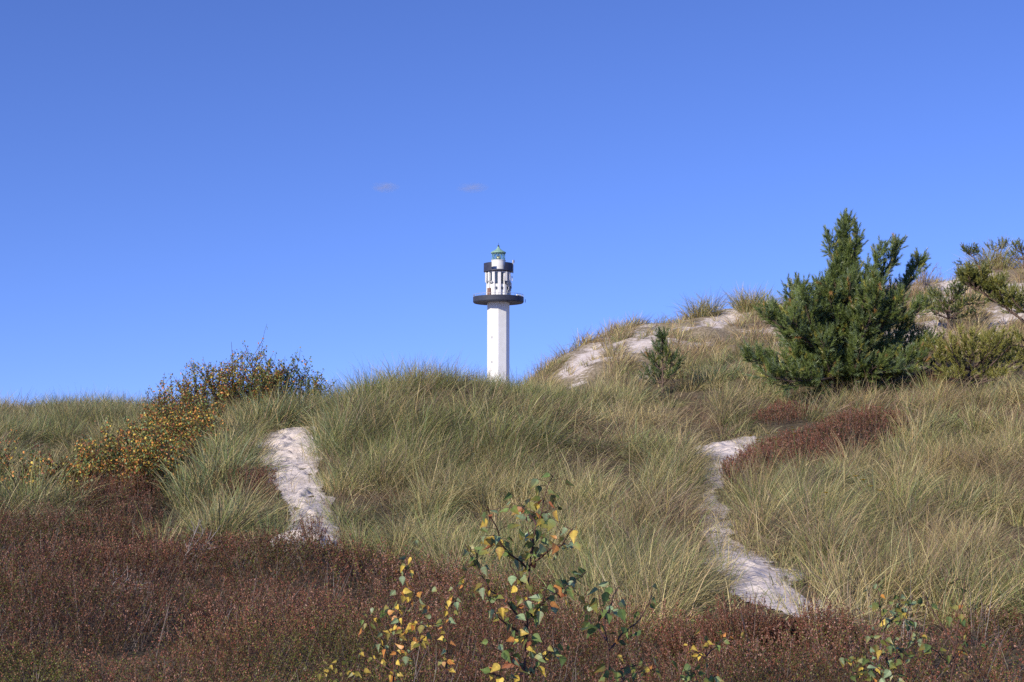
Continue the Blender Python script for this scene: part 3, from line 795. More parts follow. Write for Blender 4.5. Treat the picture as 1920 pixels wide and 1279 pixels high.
pine('crooked flat topped little pine on the crest against the sky', b, [b, P(1838, 505, 60.5), P(1825, 484, 60.5), P(1815, 474, 60.5)], [(.8, .28, 15, 4), (.92, .36, 12, 5), (.99, .3, 15, 4)],
     [(L_((1850,520,60.5),(1840,500,60.5),(1808,496,60.5),(1795,494,60.5)), .35)], .16, .06, 30, .015, .2, 1.3, .05, dens=.65)
b = ground_at(1858, 61.5)
pine('low wind bent pine spreading along the crest beside the brown grass tuft', b, [b, P(1858, 490, 61.5), P(1866, 470, 61.5), P(1880, 464, 61.5)], [(.75, .4, 5, 4), (.95, .45, 8, 5)], [(L_((1860,500,61.5),(1850,482,61.5),(1842,476,61.5)), .4)], .16, .06, 30, .015, .25, 1.3, .05, dens=.6)
b = ground_at(1925, 60)
pine('pine at the right end of the crest, cut by the edge of the photo', b, [b, P(1922, 490, 60), P(1915, 468, 60)], [(.5, .8, 8, 5), (.75, .7, 12, 6), (.95, .45, 20, 5)], (), .18, .06, 30, .015, .3, 1.3, .06, dens=.7)
b = ground_at(1730, 36.5)
pine('small dark pine pressed against the right side of the big pine', b, [b, P(1728, 665, 36.5), P(1726, 632, 36.5)], [(.35, .5, 15, 5), (.65, .42, 25, 5), (.9, .3, 40, 4)], (), .18, .06, 40, .01, .02, .9, .04)
b = ground_at(1395, 33.2)
small(1690, 700, 33, 'knee high young pine in the grass below the low yellow green pine', .3, .3, n=3) if False else None

# bare twiggy shrub behind the big pine
def bare_shrub(u, Y, vt, label):
    b = ground_at(u, Y); T = Tubes()
    for k in range(16):
        d = (RNG.normal(.25, .45), RNG.normal(0, .4), 1)
        L = (P(u, vt, Y)[2] - b[2]) * RNG.uniform(.6, 1.05)
        pts, dd = curve_pts(b, d, L, 6, (.1, 0, .1), .12); T.add(pts, np.linspace(.02, .005, 7), 4)
        for j in range(7):
            i = RNG.integers(2, 6); q, _ = curve_pts(pts[i], dd + RNG.normal(0, .6, 3), L * RNG.uniform(.15, .35), 3, (0, 0, .3), .12); T.add(q, np.linspace(.008, .004, 4), 3)
    o = link('bare_shrub', T.mesh('bare_shrub'), M_GREYTWIG)
    o.data.transform(__import__('mathutils').Matrix.Translation(-b)) if False else o.data.transform(__import__('mathutils').Matrix.Translation([-float(c) for c in b]))
    o.location = [float(c) for c in b]
    tag(o, label, 'shrub')
bare_shrub(1738, 58, 478, 'leafless grey twiggy shrub on the crest right behind the big pine')

# ------------------------------------------------------------------ birch shrubs and saplings
LEAFCOL = {'dark': (.075, .115, .038), 'green': (.12, .17, .05), 'pale': (.20, .27, .14), 'olive': (.20, .19, .05), 'yellow': (.52, .38, .07), 'orange': (.50, .22, .06), 'rust': (.26, .095, .045)}
def pick(mix, n):
    k = list(mix); p = np.array([mix[c] for c in k], float); p /= p.sum()
    return np.array([LEAFCOL[c] for c in k])[RNG.choice(len(k), n, p=p)] * RNG.uniform(.75, 1.25, (n, 1))
OUT = np.array([(0, 0), (.17, .03), (.31, .14), (.37, .28), (.31, .34), (.31, .44), (.23, .52), (.20, .64), (.12, .72), (.08, .84), (0, 1.02)])
def leaf_shapes(acc, pos, axis_, nrm, size, col, fine):
    n = len(pos)
    axis_ = axis_ / np.linalg.norm(axis_, axis=1, keepdims=True)
    sd = np.cross(nrm, axis_); sd /= np.linalg.norm(sd, axis=1, keepdims=True) + 1e-6
    nn = np.cross(axis_, sd)
    if fine:
        k = len(OUT)
        fold = RNG.uniform(-.1, .75, n); curl = RNG.normal(0, .45, n); asym = RNG.uniform(.85, 1.15, n)
        V = np.zeros((n, 2 * k, 3))                       # right rim (incl. rib ends), left rim mirrored, plus rib through both ends
        ribs = np.linspace(0, 1, k)
        for s, o in ((1, 0), (-1, k)):
            for j in range(k):
                x, y = OUT[j]
                xx = s * x * (asym if s > 0 else 2 - asym)
                V[:, o + j] = pos + size[:, None] * (sd * np.reshape(xx * np.cos(fold), (-1, 1)) + axis_ * y + nn * np.reshape(abs(x) * np.sin(fold) + curl * y * y * .6, (-1, 1)))
        rib = np.stack([pos + size[:, None] * (axis_ * y + nn * np.reshape(curl * y * y * .6, (-1, 1))) for y in OUT[:, 1]], 1)
        A = np.concatenate([V, rib], 1)                   # n, 3k
        b0 = np.arange(n)[:, None] * 3 * k
        fs = []
        for j in range(k - 1):
            fs.append(np.stack([b0 + 2 * k + j, b0 + j, b0 + j + 1, b0 + 2 * k + j + 1], -1))
            fs.append(np.stack([b0 + k + j, b0 + 2 * k + j, b0 + 2 * k + j + 1, b0 + k + j + 1], -1))
        f = np.concatenate(fs, 1).reshape(-1, 4)
        C = np.repeat(col[:, None, :], 3 * k, 1)
        # yellowing rims and spots belong to the leaf itself
        sp = RNG.uniform(.8, 1.2, (n, 3 * k, 1)); C = C * sp
        C[:, 2 * k:] *= 1.2
        age = (RNG.random(n) < .4)[:, None, None] * RNG.random((n, 2 * k, 1)) ** 1.5
        C[:, :2 * k] = C[:, :2 * k] * (1 - age) + np.array(LEAFCOL['rust']) * age
        tipy = (RNG.random(n) < .35)[:, None, None] * np.tile(OUT[:, 1], 3)[None, :, None] * .8
        C = C * (1 - tipy) + np.array(LEAFCOL['yellow']) * .8 * tipy
        acc.add(A.reshape(-1, 3), f, C.reshape(-1, 3))
    else:
        fold = RNG.uniform(.05, .4, n)[:, None]
        s = size[:, None]
        A = np.stack([pos, pos + s * (axis_ * .35 + sd * .38 + nn * fold * .4), pos + s * axis_, pos + s * (axis_ * .35 - sd * .38 + nn * fold * .4)], 1)
        f = np.arange(n)[:, None] * 4
        tri = np.stack([f + np.array([0, 1, 2]), f + np.array([0, 2, 3])], 1).reshape(-1, 3)
        acc.add(A.reshape(-1, 3), tri, np.repeat(col, 4, 0))

def birch_shrub(label, u, v, Y, n, height, spread, mix, leaf=.042, per=60, lean=(0, 0), group='birch shrubs on the left', top_dark=True, snap=None):
    b = P(u, v, Y); b[2] = float(terr(b[0], b[1]))
    root = empty('birch_shrub', b, label, 'birch shrub', group)
    T, acc = Tubes(), Acc()
    LP = []
    for k in range(n):
        a = RNG.uniform(0, 2 * pi); r = spread * sqrt(RNG.random())
        p0 = b + np.array([cos(a) * r * .75, sin(a) * r * .5, 0]); p0[2] = float(terr(p0[0], p0[1])) - .03
        H = height * (1 - .45 * (r / spread) ** 2) * RNG.uniform(.72, 1.08)
        d = np.array([cos(a) * r / spread * .45 + lean[0], sin(a) * r / spread * .3 + lean[1], 1.0])
        pts, dd = curve_pts(p0, d, H, 7, (0, 0, .12), .09)
        T.add(pts, np.linspace(.011, .003, 8), 4)
        for j in range(14):
            i = RNG.integers(1, 7); f = RNG.random()
            q0 = pts[i] + (pts[i + 1] - pts[i]) * f
            ta = RNG.uniform(0, 2 * pi)
            q, d2 = curve_pts(q0, (cos(ta) * .9, sin(ta) * .9, .9), H * RNG.uniform(.12, .32), 3, (0, 0, .3), .12)
            T.add(q, np.linspace(.005, .002, 4), 3)
            for t in RNG.random(max(2, per // 5)): 
                x = t * 3; jj = min(2, int(x)); LP.append(q[jj] + (q[jj + 1] - q[jj]) * (x - jj))
        for t in RNG.uniform(.25, 1, per // 5):
            x = t * 7; jj = min(6, int(x)); LP.append(pts[jj] + (pts[jj + 1] - pts[jj]) * (x - jj))
    LP = np.array(LP) + RNG.normal(0, .022, (len(LP), 3)); m = len(LP)
    ax = RNG.normal(0, .7, (m, 3)) + np.array([0, 0, -.5]); nr = RNG.normal(0, 1, (m, 3))
    leaf_shapes(acc, LP, ax, nr, 1.08 * leaf * RNG.uniform(.6, 1.2, m), pick(mix, m) * 1.7, False)
    link('stems', T.mesh('stems'), M_REDBARK, root)
    link('foliage', acc.mesh('foliage'), M_LEAF, root)
MIX_ORANGE = {'dark': .8, 'green': 2.4, 'olive': 2.6, 'orange': 1.9, 'yellow': 1.0, 'rust': 1.4, 'pale': 1.0}
MIX_TALL = {'dark': 1.2, 'green': 2.0, 'olive': 2.8, 'orange': 1.2, 'yellow': .8, 'rust': 1.3, 'pale': .5}
MIX_GREEN = {'dark': 3, 'green': 2, 'olive': 2, 'yellow': .35, 'orange': .25, 'rust': .5, 'pale': .8}
birch_shrub('low bushy birch with orange and green leaves above the brown heather', 225, 880, 23.2, 74, 1.22, 1.1, MIX_ORANGE, .044, 62)
birch_shrub('orange leaved birch between the low bushy birch and the tall birch shrubs', 335, 830, 25.5, 56, 1.25, .85, MIX_ORANGE, .042, 56)
birch_shrub('thin tall birch shrub with sparse dark leaves at the left of the skyline clump', 365, 800, 29, 40, 1.5, .8, MIX_TALL, .044, 40)
birch_shrub('tall birch shrub with brown and yellow leaves in the middle of the skyline clump', 455, 790, 29.5, 60, 1.55, .95, MIX_TALL, .044, 48)
birch_shrub('dense tall birch shrub behind the highest grass tussock by the left path', 540, 780, 30, 54, 1.5, .72, MIX_GREEN, .044, 52)
birch_shrub('loose golden birch shrub low on the left side of the skyline clump', 318, 800, 27.5, 44, 1.3, .8, MIX_ORANGE, .042, 46)
birch_shrub('sparse orange birch at the left edge of the photo', 15, 860, 22.5, 30, 1.25, .6, MIX_ORANGE, .046, 40)
birch_shrub('small olive birch between the left edge birch and the low bushy birch', 85, 862, 23, 24, .95, .5, {'dark': 1, 'olive': 2, 'rust': 2, 'orange': .8, 'green': 1}, .04, 36)

def sapling(label, Y, stems, mix, leaf, per_m, group='young birches in the near heather', r0=.008, droop=.55, extra=()):
    """stems: list of pixel polylines at distance Y (first is the main stem and starts in the ground)"""
    px = stems[0][0]
    b = P(px[0], px[1], Y); b[2] = float(terr(b[0], b[1]))
    root = empty('birch_sapling', b, label, 'birch sapling', group)
    T = Tubes(); TB = T; acc = Acc()
    LP, LA = [], []
    for k, st in enumerate(stems):
        oy = 0 if k == 0 else RNG.normal(0, .22)
        pts = []
        for j, (u, v) in enumerate(st):
            f = j / (len(st) - 1)
            pts.append(P(u, v, Y + (oy * f if k else 0)))
        pts = np.array(pts)
        if k == 0: pts = np.concatenate([[b - np.array([0, 0, .03])], pts[1:] if pts[0][2] < b[2] else pts])
        # resample finely with a little wobble
        s = np.concatenate([[0], np.cumsum(np.linalg.norm(np.diff(pts, axis=0), axis=1))])
        t = np.linspace(0, s[-1], max(6, int(s[-1] / .05)))
        fine = np.stack([np.interp(t, s, pts[:, c]) for c in range(3)], -1); fine[1:-1] += RNG.normal(0, .003, fine[1:-1].shape)
        rr = r0 if k == 0 else r0 * .5
        (T if k == 0 else TB).add(fine, np.linspace(rr, .0015, len(fine)), 6)
        n = int(s[-1] * per_m * (2.3 if k else 1.5))
        lo = .15 if k else .45
        for f in RNG.uniform(lo, 1, n):
            x = f * (len(fine) - 1); j = min(len(fine) - 2, int(x)); q = fine[j] + (fine[j + 1] - fine[j]) * (x - j)
            d = unit(np.array([RNG.normal(0, .8), RNG.normal(0, .8), RNG.normal(.25, .35)]))
            pet = RNG.uniform(.012, .03) + (RNG.random() < .35) * RNG.uniform(.02, .07)
            e = q + d * pet
            TB.add([q, (q + e) / 2 + np.array([0, 0, .003]), e], .0011, 3)
            LP.append(e); LA.append(np.array([d[0] * .6, d[1] * .6, -droop]) + RNG.normal(0, .4, 3))
    m = len(LP); LP, LA = np.array(LP), np.array(LA)
    nr = np.stack([RNG.normal(0, .8, m), RNG.normal(-.8, .6, m), RNG.normal(.3, .5, m)], -1)
    leaf_shapes(acc, LP, LA, nr, leaf * RNG.uniform(.55, 1.1, m), pick(mix, m) * 1.4, True)
    link('trunk', T.mesh('trunk'), M_REDBARK, root)
    link('leaves', acc.mesh('leaves'), M_LEAF, root)
sapling('tallest young birch with green, yellow and orange leaves in front of the dune', 5.0,
    [[(990,1790),(984,1279),(988,1180),(992,1090),(994,1050),(1006,985),(1026,925),(1040,886)],
     [(991,1070),(972,1052),(940,1020),(922,975),(914,948)], [(990,1180),(955,1135),(915,1095),(885,1050),(872,1020)], [(992,1060),(1030,1032),(1062,1012),(1075,990)],
     [(990,1160),(1030,1120),(1065,1095),(1100,1072)], [(996,1040),(1000,1010),(985,985)], [(988,1200),(950,1170),(925,1150),(915,1115)], [(992,1150),(1020,1120),(1030,1080)],
     [(986,1260),(950,1230),(920,1210)], [(986,1270),(1015,1240),(1035,1215)], [(985,1300),(945,1270),(915,1262)], [(1006,985),(990,960),(975,950)], [(990,1100),(965,1080),(955,1050)]],
    {'dark': .9, 'green': 3, 'pale': 2.6, 'yellow': 1.8, 'orange': .4, 'rust': .5, 'olive': 1.5}, .046, 34)
sapling('slender young birch with mostly yellow leaves left of the tallest one', 7.5,
    [[(735,1460),(738,1279),(742,1180),(752,1120),(760,1070),(770,1036)], [(742,1200),(715,1165),(705,1140)], [(745,1180),(780,1110),(800,1095)], [(740,1230),(700,1200),(690,1160)], [(742,1190),(790,1170),(830,1165)], [(738,1260),(705,1240),(680,1225)], [(740,1250),(780,1215),(800,1190)]],
    {'yellow': 3, 'pale': 2, 'olive': 2, 'green': 1, 'orange': 1.2}, .05, 27)
sapling('young birch with thin yellow twigs between the slender one and the tallest one', 8.0,
    [[(835,1440),(838,1240),(845,1150),(858,1085)], [(838,1190),(815,1150),(800,1130)], [(842,1140),(870,1100),(878,1085)]], {'yellow': 2, 'pale': 2, 'orange': 1.5, 'green': .7, 'olive': 1}, .048, 16)
sapling('young birch with sparse dark green leaves right of the tallest one', 5.6,
    [[(1142,1700),(1142,1279),(1138,1200),(1132,1150),(1122,1105)], [(1140,1220),(1165,1190),(1200,1160),(1222,1115)], [(1138,1200),(1110,1170),(1092,1140)], [(1135,1160),(1150,1120),(1160,1100)], [(1141,1270),(1175,1250),(1195,1245)], [(1141,1290),(1190,1262),(1240,1250)]],
    {'dark': 4, 'green': 2.5, 'pale': 1, 'yellow': .4, 'orange': .3}, .056, 13)
sapling('bushy young birch with grey green leaves near the lower right corner', 7.0,
    [[(1668,1500),(1665,1279),(1660,1200),(1650,1140),(1645,1090)], [(1664,1240),(1630,1200),(1612,1180)], [(1662,1220),(1700,1150),(1712,1120)], [(1665,1260),(1620,1240),(1580,1235)], [(1665,1250),(1710,1210),(1735,1190)], [(1664,1270),(1690,1240),(1700,1225)], [(1665,1290),(1640,1255),(1600,1262)], [(1658,1180),(1680,1150),(1690,1135)]],
    {'dark': 2, 'green': 3, 'pale': 2.6, 'yellow': .5, 'orange': .15}, .05, 24)
sapling('thin young birch with a few dark leaves right of the bushy grey green one', 6.8,
    [[(1775,1520),(1782,1279),(1795,1180),(1805,1120),(1810,1080)], [(1790,1210),(1755,1160),(1730,1110)], [(1785,1250),(1760,1225),(1740,1210)], [(1788,1240),(1815,1200),(1822,1190)]], {'dark': 3, 'green': 1.5, 'olive': 1, 'orange': .6}, .046, 11)
sapling('tiny young birch with yellow leaves low in the heather at the right path', 8.2,
    [[(1330,1430),(1326,1260),(1322,1210),(1318,1180)], [(1326,1240),(1300,1215),(1290,1205)], [(1325,1230),(1355,1200),(1370,1190)]], {'yellow': 2, 'orange': 1, 'green': 1.5, 'dark': 1}, .05, 14)
sapling('tiny birch with a few green leaves at the bottom edge left of the right path', 6.6,
    [[(1305,1560),(1310,1300),(1308,1275),(1302,1260)], [(1309,1290),(1285,1275),(1275,1268)], [(1310,1290),(1335,1272),(1345,1262)]], {'green': 3, 'pale': 1, 'dark': 1}, .05, 30)
sapling('tiny birch with scattered yellow leaves at the bottom edge, leftmost of the young birches', 7.2,
    [[(655,1490),(650,1290),(640,1250),(630,1240)], [(650,1290),(610,1262),(588,1250)], [(650,1280),(668,1240),(672,1215)]], {'yellow': 2, 'olive': 1.5, 'green': 1.5}, .046, 14)

# dead bleached heather branches
def dead_branch(label, u, v, Y, L, dirx):
    p = hit(u, v); z = float(terr(p[0], p[1])) + .12
    p = np.array([P(u, v, p[1])[0], p[1], z]); T = Tubes()
    for k in range(5):
        pts, d = curve_pts(p + RNG.normal(0, .03, 3), (dirx + RNG.normal(0, .3), RNG.normal(0, .3), .9), L * RNG.uniform(.6, 1), 6, (.3 * dirx, 0, -.3), .12)
        T.add(pts, np.linspace(.006, .003, 7), 4)
        for j in range(5):
            q, _ = curve_pts(pts[RNG.integers(2, 6)], d + RNG.normal(0, .5, 3), L * .35, 3, (0, 0, 0), .15); T.add(q, np.linspace(.005, .003, 4), 3)
    o = link('dead_branch', T.mesh('dead_branch'), M_GREYTWIG)
    o.data.transform(__import__('mathutils').Matrix.Translation([-float(c) for c in p])); o.location = [float(c) for c in p]
    tag(o, label, 'dead branch', 'dead heather branches')
dead_branch('bleached grey dead branch in the middle of the brown heather left of the path', 345, 1085, 14, .55, .6)
dead_branch('grey dead twigs lying in the dark hollow of the heather', 205, 1165, 11, .45, .7)

# yellow flowers on the right slope
def flower(u, v, label):
    p = hit(u, v + 25); z = float(terr(p[0], p[1])); b = np.array([p[0], p[1], z])
    root = empty('flowering_plant', b, label, 'flower', 'yellow flowers in the dune grass')
    T, acc = Tubes(), Acc()
    Q = []
    for k in range(5):
        pts, _ = curve_pts(b, (RNG.normal(0, .25), RNG.normal(-.2, .2), 1), RNG.uniform(.75, .95), 5, (0, 0, 0), .06); T.add(pts, .0025, 4); Q.append(pts[-1])
    link('stem', T.mesh('stem'), M_STALK, root)
    for q in Q:
        acc = Acc()
        ang = 2 * pi * np.arange(12) / 12
        leaf_shapes(acc, np.tile(q, (12, 1)), np.stack([np.cos(ang), np.sin(ang), np.full(12, .35)], -1), np.tile([0, 0, 1.], (12, 1)), np.full(12, .04), np.tile([.75, .5, .02], (12, 1)), False)
        link('flower_head', acc.mesh('flower_head'), M_LEAF, root)
flower(1500, 866, 'yellow flower head just below the long dark red heather bush')
flower(1449, 907, 'yellow flower head at the right rim of the path under the heather slope')
flower(1618, 1025, 'yellow flower in the dry grass above the bushy young birch')

# ------------------------------------------------------------------ lighthouse
def lathe(prof, n=48, cx=0, cy=0, a0=0.0, a1=2 * pi, closed=True):
    m = len(prof); k = n if closed else n + 1
    ang = a0 + (a1 - a0) * np.arange(k) / n
    V = np.array([[cx + r * sin(a), cy - r * cos(a), z] for a in ang for r, z in prof])
    F_ = []
    for i in range(n):
        j = (i + 1) % k
        for q in range(m - 1): F_.append((i * m + q, j * m + q, j * m + q + 1, i * m + q + 1))
    return V, np.array(F_)
def box_at(a, r, w, d, z0, z1):
    """box on a ring: bearing a (0 = towards the camera, + to the right), radius r to its outer face"""
    o, s = np.array([sin(a), -cos(a)]), np.array([cos(a), sin(a)])
    c = [o * r + s * w / 2, o * r - s * w / 2, o * (r - d) - s * w / 2, o * (r - d) + s * w / 2]
    V = np.array([[*p, z0] for p in c] + [[*p, z1] for p in c])
    F_ = np.array([(0, 1, 5, 4), (1, 2, 6, 5), (2, 3, 7, 6), (3, 0, 4, 7), (4, 5, 6, 7), (3, 2, 1, 0)])
    return V, F_
class Part:
    def __init__(s): s.V, s.F, s.n = [], [], 0
    def add(s, VF): V, f = VF; s.V.append(V); s.F.append(f + s.n); s.n += len(V); return s
    def put(s, name, mat, parent, smooth=False, label=None):
        me = np_mesh(name, np.concatenate(s.V), [np.concatenate(s.F)], None, smooth); me.materials.append(mat)
        o = bpy.data.objects.new(name, me); COL.objects.link(o); o.parent = parent
        if label: o['label'] = label
        return o

def lighthouse():
    D = 280.0
    c = P(934.5, 560, D)
    zb = float(terr0(c[0], D))
    Z = lambda v: P(934.5, v, D)[2] - zb
    white = noise_mat('white_painted_concrete', (.76, .76, .75), (.84, .84, .83), 1.2, .7)
    dark = noise_mat('dark_grey_steel', (.032, .037, .060), (.05, .057, .085), 3, .6)
    navy = noise_mat('navy_steel', (.030, .033, .058), (.05, .053, .085), 3, .5)
    win = noise_mat('dark_window', (.02, .03, .045), (.05, .07, .09), 6, .12, spec=.6)
    copper = noise_mat('green_copper', (.19, .36, .28), (.34, .52, .42), 4, .6)
    rust = noise_mat('brown_door', (.20, .11, .09), (.28, .16, .13), 6, .7)
    grey = noise_mat('grey_metal', (.25, .26, .28), (.4, .41, .43), 8, .5)
    brass = noise_mat('brass_lens', (.45, .32, .12), (.75, .6, .3), 6, .25, .4)
    gm, nt, out = new_mat('lantern_glass')
    N, L = nt.nodes, nt.links
    t = N.new('ShaderNodeBsdfTransparent'); t.inputs[0].default_value = (.78, .88, .86, 1); g = N.new('ShaderNodeBsdfGlossy'); g.inputs['Roughness'].default_value = .05
    mx = N.new('ShaderNodeMixShader'); mx.inputs[0].default_value = .12
    L.new(t.outputs[0], mx.inputs[1]); L.new(g.outputs[0], mx.inputs[2]); L.new(mx.outputs[0], out.inputs[0])
    root = empty('lighthouse', (c[0], D, zb), 'tall white octagonal lighthouse with dark round galleries behind the dune', 'lighthouse')
    gz0, gz1 = Z(568.5), Z(557.5)
    # hexagonal shaft
    R = 2.2
    octa = [radians(-90 + 45 * k) for k in range(8)]
    V = np.array([[R * sin(a), -R * cos(a), z] for z in (-1.0, gz0 + .1) for a in octa])
    Fq = np.array([(i, (i + 1) % 8, 8 + (i + 1) % 8, 8 + i) for i in range(8)])
    tower = Part().add((V, Fq)).put('tower', white, root)
    # slit windows in the left front face
    fa = radians(-22.5)
    ap = R * cos(radians(22.5))
    for v in (634, 680):
        off = -.5
        Vb, Fb = box_at(fa, ap + .02, .16, .08, Z(v + 2.4), Z(v - 2.4))
        Vb[:, :2] += np.array([cos(fa), sin(fa)]) * off
        Part().add((Vb, Fb)).put('window', win, tower)
    # main gallery: thick round slab with raised parapet
    G = 5.02
    gal = Part().add(lathe([(2.0, gz0 + .12), (4.1, gz0), (G - .18, gz0), (G, gz0 + .2), (G, gz1), (G - .16, gz1), (G - .16, gz0 + .5), (2.0, gz0 + .5)], 72)).put('gallery', dark, root)
    rail = Part()
    for k in range(36): rail.add(box_at(2 * pi * k / 36, G - .05, .05, .05, gz1 - .02, gz1 + .42))
    rail.add(lathe([(G - .10, gz1 + .40), (G - .04, gz1 + .40), (G - .04, gz1 + .46), (G - .10, gz1 + .46), (G - .10, gz1 + .40)], 72))
    rail.put('railing', grey, gal)
    # watch room with pilasters
    wz0, wz1 = gz0 + .5, Z(510.5)
    room = Part().add(lathe([(2.12, wz0), (2.12, wz1)], 48)).put('watch_room', white, root)
    for k in range(12):
        a = radians(-174 + 30 * k)
        Part().add(box_at(a, 2.40, .52, .34, wz0, wz1 - .05)).put('pilaster', white, room)
    for k in range(12):
        a = radians(-159 + 30 * k)
        Part().add(box_at(a, 2.19, .40, .1, Z(534), Z(513))).put('window', win, room)
    for a in (-9, 21, 51): Part().add(box_at(radians(a), 2.2, .3, .1, Z(545), Z(539.5))).put('window', win, room)
    Part().add(box_at(radians(-52), 2.44, .85, .2, wz0, Z(541.5))).put('door', rust, room)
    # panel antennas and dishes round the watch room
    for a, v0, v1, r in ((-68, 531, 512, 2.75), (37, 529, 512, 2.78), (58, 527, 513, 2.8), (70, 538, 531, 2.75), (28, 529, 520, 2.6), (82, 528, 518, 2.8)):
        Part().add(box_at(radians(a), r, .3, .16, Z(v0), Z(v1))).put('antenna_panel', white, room)
    for a, v in ((-40, 530), (-30, 531), (-58, 529), (34, 532), (42, 533), (50, 536), (62, 531), (55, 542), (66, 545), (75, 540), (48, 548)):
        p = Part(); Vb, Fb = lathe([(0, -.10), (.16, -.1), (.25, .0), (.25, .07), (0, .07)], 14)
        o = np.array([sin(radians(a)), -cos(radians(a))]); s = np.array([cos(radians(a)), sin(radians(a))])
        W = np.array([[*(o * (2.62 + q[2]) + s * q[0]), Z(v) + q[1]] for q in Vb]); p.add((W, Fb))
        p.add(box_at(radians(a), 2.56, .07, .35, Z(v) - .3, Z(v) + .3)); p.put('antenna_dish', grey if a != 34 else dark, room)
    # upper gallery: dark parapet, open towards the front of the lantern drum
    uz0, uz1 = Z(510), Z(494.5)
    U = 2.92
    ug = Part().add(lathe([(1.2, uz0), (U, uz0), (U, uz0 + .25), (1.2, uz0 + .25)], 60)).put('upper_gallery', navy, root)
    Part().add(lathe([(U - .05, uz0 + .22), (U, uz0 + .22), (U, uz1), (U - .05, uz1), (U - .05, uz0 + .22)], 48, 0, 0, radians(27), radians(333), False)).put('parapet', navy, ug)
    p = Part(); p.add(box_at(radians(72), U + .2, .07, .2, uz0 - .4, Z(489)))
    p.put('mast', grey, ug)
    p = Part(); Vb, Fb = lathe([(0, -.12), (.25, -.1), (.34, .05), (0, .05)], 20)
    a = radians(60); o = np.array([sin(a), -cos(a)]); s = np.array([cos(a), sin(a)])
    p.add((np.array([[*(np.array([sin(radians(72)), -cos(radians(72))]) * (U + .25) + o * q[2] + s * q[0]), Z(491.5) + q[1]] for q in Vb]), Fb)); p.put('antenna_dish', white, ug)
    # lantern
    lz0, lz1, lz2 = uz0 + .25, Z(489.5), Z(474)
    drum = Part().add(lathe([(1.40, lz0), (1.40, lz1), (1.46, lz1 + .02), (1.46, lz1 + .12), (1.2, lz1 + .12)], 48)).put('lantern_drum', white, root, False)
    la = Part().add(lathe([(1.27, lz1 + .1), (1.27, lz2)], 32)).put('lantern_glass', gm, root)
    bars = Tubes()
    nb = 12
    for k in range(nb):
        for sgn in (-1, 1):
            pts = [[1.31 * sin(a), -1.31 * cos(a), z] for f in np.linspace(0, 1, 5) for a, z in [(2 * pi * (k + sgn * f) / nb, lz1 + .1 + (lz2 - lz1 - .1) * f)]]
            bars.add(pts, .035, 4)
    me = bars.mesh('glazing_bars'); me.materials.append(copper); ob = bpy.data.objects.new('glazing_bars', me); COL.objects.link(ob); ob.parent = la
    Part().add(lathe([(.0, lz1 + .1), (.32, lz1 + .1), (.42, lz1 + .45), (.40, lz1 + .8), (.2, lz1 + 1.05), (0, lz1 + 1.1)], 20)).put('lens', brass, la, True)
    ez, az_ = Z(474), Z(464)
    roof = Part().add(lathe([(1.2, ez - .12), (1.52, ez - .1), (1.52, ez + .06), (1.15, ez + .28), (.75, ez + .48), (.42, ez + .78), (.24, ez + .98), (.24, az_ + .12), (0, az_ + .14)], 24)).put('roof', copper, root)
    Part().add(lathe([(0, az_ + .1), (.16, az_ + .16), (.2, az_ + .3), (.12, az_ + .42), (.03, az_ + .5), (.025, az_ + .95), (0, az_ + .95)], 16)).put('finial', dark, roof)
    # small fittings on the main gallery
    Part().add(box_at(radians(88), G + .35, .2, .12, gz0 + .1, gz0 + .75)).put('floodlight', dark, gal)
    for a in (62, 70, 55): Part().add(box_at(radians(a), G - .3, .35, .3, gz1, gz1 + .28)).put('lamp_box', white, gal)
lighthouse()

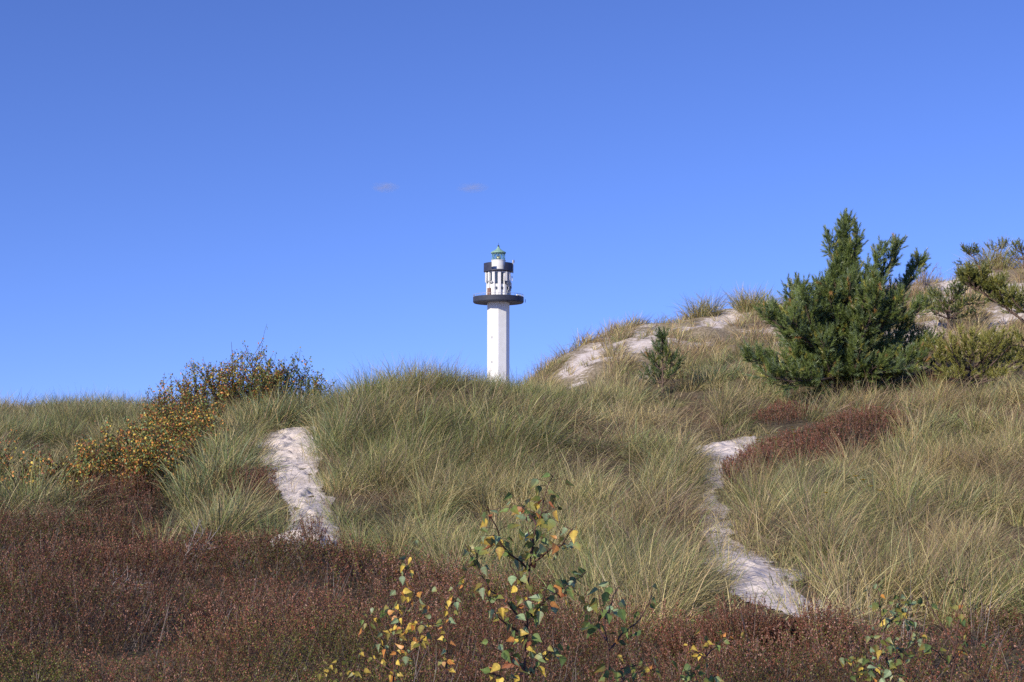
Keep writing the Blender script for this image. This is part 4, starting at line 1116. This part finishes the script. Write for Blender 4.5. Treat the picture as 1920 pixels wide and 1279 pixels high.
# ------------------------------------------------------------------ clouds: two faint wisps far off
def cloud(label, u, v, w, h, dens, seed):
    Y = 6000.0
    c = P(u, v, Y); k = Y / F
    r = np.random.default_rng(seed)
    V, Fa = [], []
    nlat, nlon = 14, 28
    for i in range(nlat + 1):
        t = pi * i / nlat
        for j in range(nlon):
            a = 2 * pi * j / nlon
            V.append((sin(t) * cos(a) * w * k, sin(t) * sin(a) * w * k, cos(t) * h * k))
    for i in range(nlat):
        for j in range(nlon):
            Fa.append((i * nlon + j, (i + 1) * nlon + j, (i + 1) * nlon + (j + 1) % nlon, i * nlon + (j + 1) % nlon))
    me = np_mesh('cloud', np.array(V), [np.array(Fa)])
    m, nt, out = new_mat('cloud_vapour')
    N, L = nt.nodes, nt.links
    pv = N.new('ShaderNodeVolumePrincipled'); pv.inputs['Color'].default_value = (.82, .78, .80, 1); pv.inputs['Anisotropy'].default_value = .2
    tc = N.new('ShaderNodeTexCoord')
    mp = N.new('ShaderNodeVectorMath'); mp.operation = 'DIVIDE'; mp.inputs[1].default_value = (w * k, w * k, h * k)
    L.new(tc.outputs['Object'], mp.inputs[0])
    ln = N.new('ShaderNodeVectorMath'); ln.operation = 'LENGTH'; L.new(mp.outputs[0], ln.inputs[0])
    sub = N.new('ShaderNodeMath'); sub.operation = 'SUBTRACT'; sub.inputs[0].default_value = 1.0; sub.use_clamp = True; L.new(ln.outputs['Value'], sub.inputs[1])
    n = N.new('ShaderNodeTexNoise'); n.inputs['Scale'].default_value = 1.6; n.inputs['Detail'].default_value = 3; L.new(mp.outputs[0], n.inputs['Vector'])
    mr = N.new('ShaderNodeMapRange'); mr.inputs['From Min'].default_value = .35; mr.inputs['From Max'].default_value = .7; L.new(n.outputs['Fac'], mr.inputs['Value'])
    mu = N.new('ShaderNodeMath'); mu.operation = 'MULTIPLY'; L.new(sub.outputs[0], mu.inputs[0]); L.new(mr.outputs[0], mu.inputs[1])
    m2 = N.new('ShaderNodeMath'); m2.operation = 'MULTIPLY'; m2.inputs[1].default_value = dens; L.new(mu.outputs[0], m2.inputs[0])
    L.new(m2.outputs[0], pv.inputs['Density']); L.new(pv.outputs[0], out.inputs['Volume'])
    o = link('cloud', me, m); o.location = [float(q) for q in c]
    tag(o, label, 'cloud', 'faint clouds in the blue sky')
cloud('tiny faint cloud, the left one of two level with each other above the lighthouse', 722, 351, 30, 11, .019, 1)
cloud('tiny faint cloud, the right one of two, nearest above the lighthouse', 886, 352, 34, 10, .016, 2)

# ------------------------------------------------------------------ light, sky, camera
w = bpy.data.worlds.new('World'); S.world = w; w.use_nodes = True
nt = w.node_tree; N, L = nt.nodes, nt.links
bg = N['Background']
sky = N.new('ShaderNodeTexSky'); sky.sky_type = 'NISHITA'; sky.sun_disc = False
sky.sun_elevation = radians(SUN_EL); sky.sun_rotation = radians(180 + SUN_LEFT)
sky.air_density = 1.0; sky.dust_density = 0; sky.ozone_density = 6.0; sky.altitude = 0
tcw = N.new('ShaderNodeTexCoord'); upw = N.new('ShaderNodeVectorMath'); upw.operation = 'MULTIPLY_ADD'; upw.inputs[1].default_value = (1, 1, 1.15); upw.inputs[2].default_value = (0, 0, .095)
L.new(tcw.outputs['Generated'], upw.inputs[0]); L.new(upw.outputs[0], sky.inputs[0])
tint = N.new('ShaderNodeMixRGB'); tint.blend_type = 'MULTIPLY'; tint.inputs[0].default_value = 1.0; tint.inputs[2].default_value = (.98, .945, 1.40, 1)
L.new(sky.outputs[0], tint.inputs[1]); L.new(tint.outputs[0], bg.inputs['Color'])
bg.inputs['Strength'].default_value = .14

sl = bpy.data.lights.new('sun', 'SUN'); sl.energy = 5.0; sl.angle = radians(.5); sl.color = (1.0, .90, .74)
so = bpy.data.objects.new('sun', sl); COL.objects.link(so)
from mathutils import Vector
to_sun = Vector((-sin(radians(SUN_LEFT)) * cos(radians(SUN_EL)), -cos(radians(SUN_LEFT)) * cos(radians(SUN_EL)), sin(radians(SUN_EL))))
so.rotation_euler = to_sun.to_track_quat('Z', 'Y').to_euler(); so.location = (-30, -30, 40)

cam = bpy.data.cameras.new('camera'); co = bpy.data.objects.new('camera', cam); COL.objects.link(co)
cam.sensor_fit = 'HORIZONTAL'; cam.sensor_width = 36; cam.lens = F / 1920 * 36; cam.clip_start = .1; cam.clip_end = 20000
co.location = (0, 0, EYE); co.rotation_euler = (radians(90) + PITCH, 0, 0)
S.camera = co
S.view_settings.view_transform = 'Standard'; S.view_settings.look = 'None'; S.view_settings.exposure = 0; S.view_settings.gamma = 1
S.cycles.use_denoising = False
S.cycles.max_bounces = 5; S.cycles.diffuse_bounces = 3; S.cycles.transmission_bounces = 4; S.cycles.transparent_max_bounces = 8; S.cycles.volume_bounces = 1
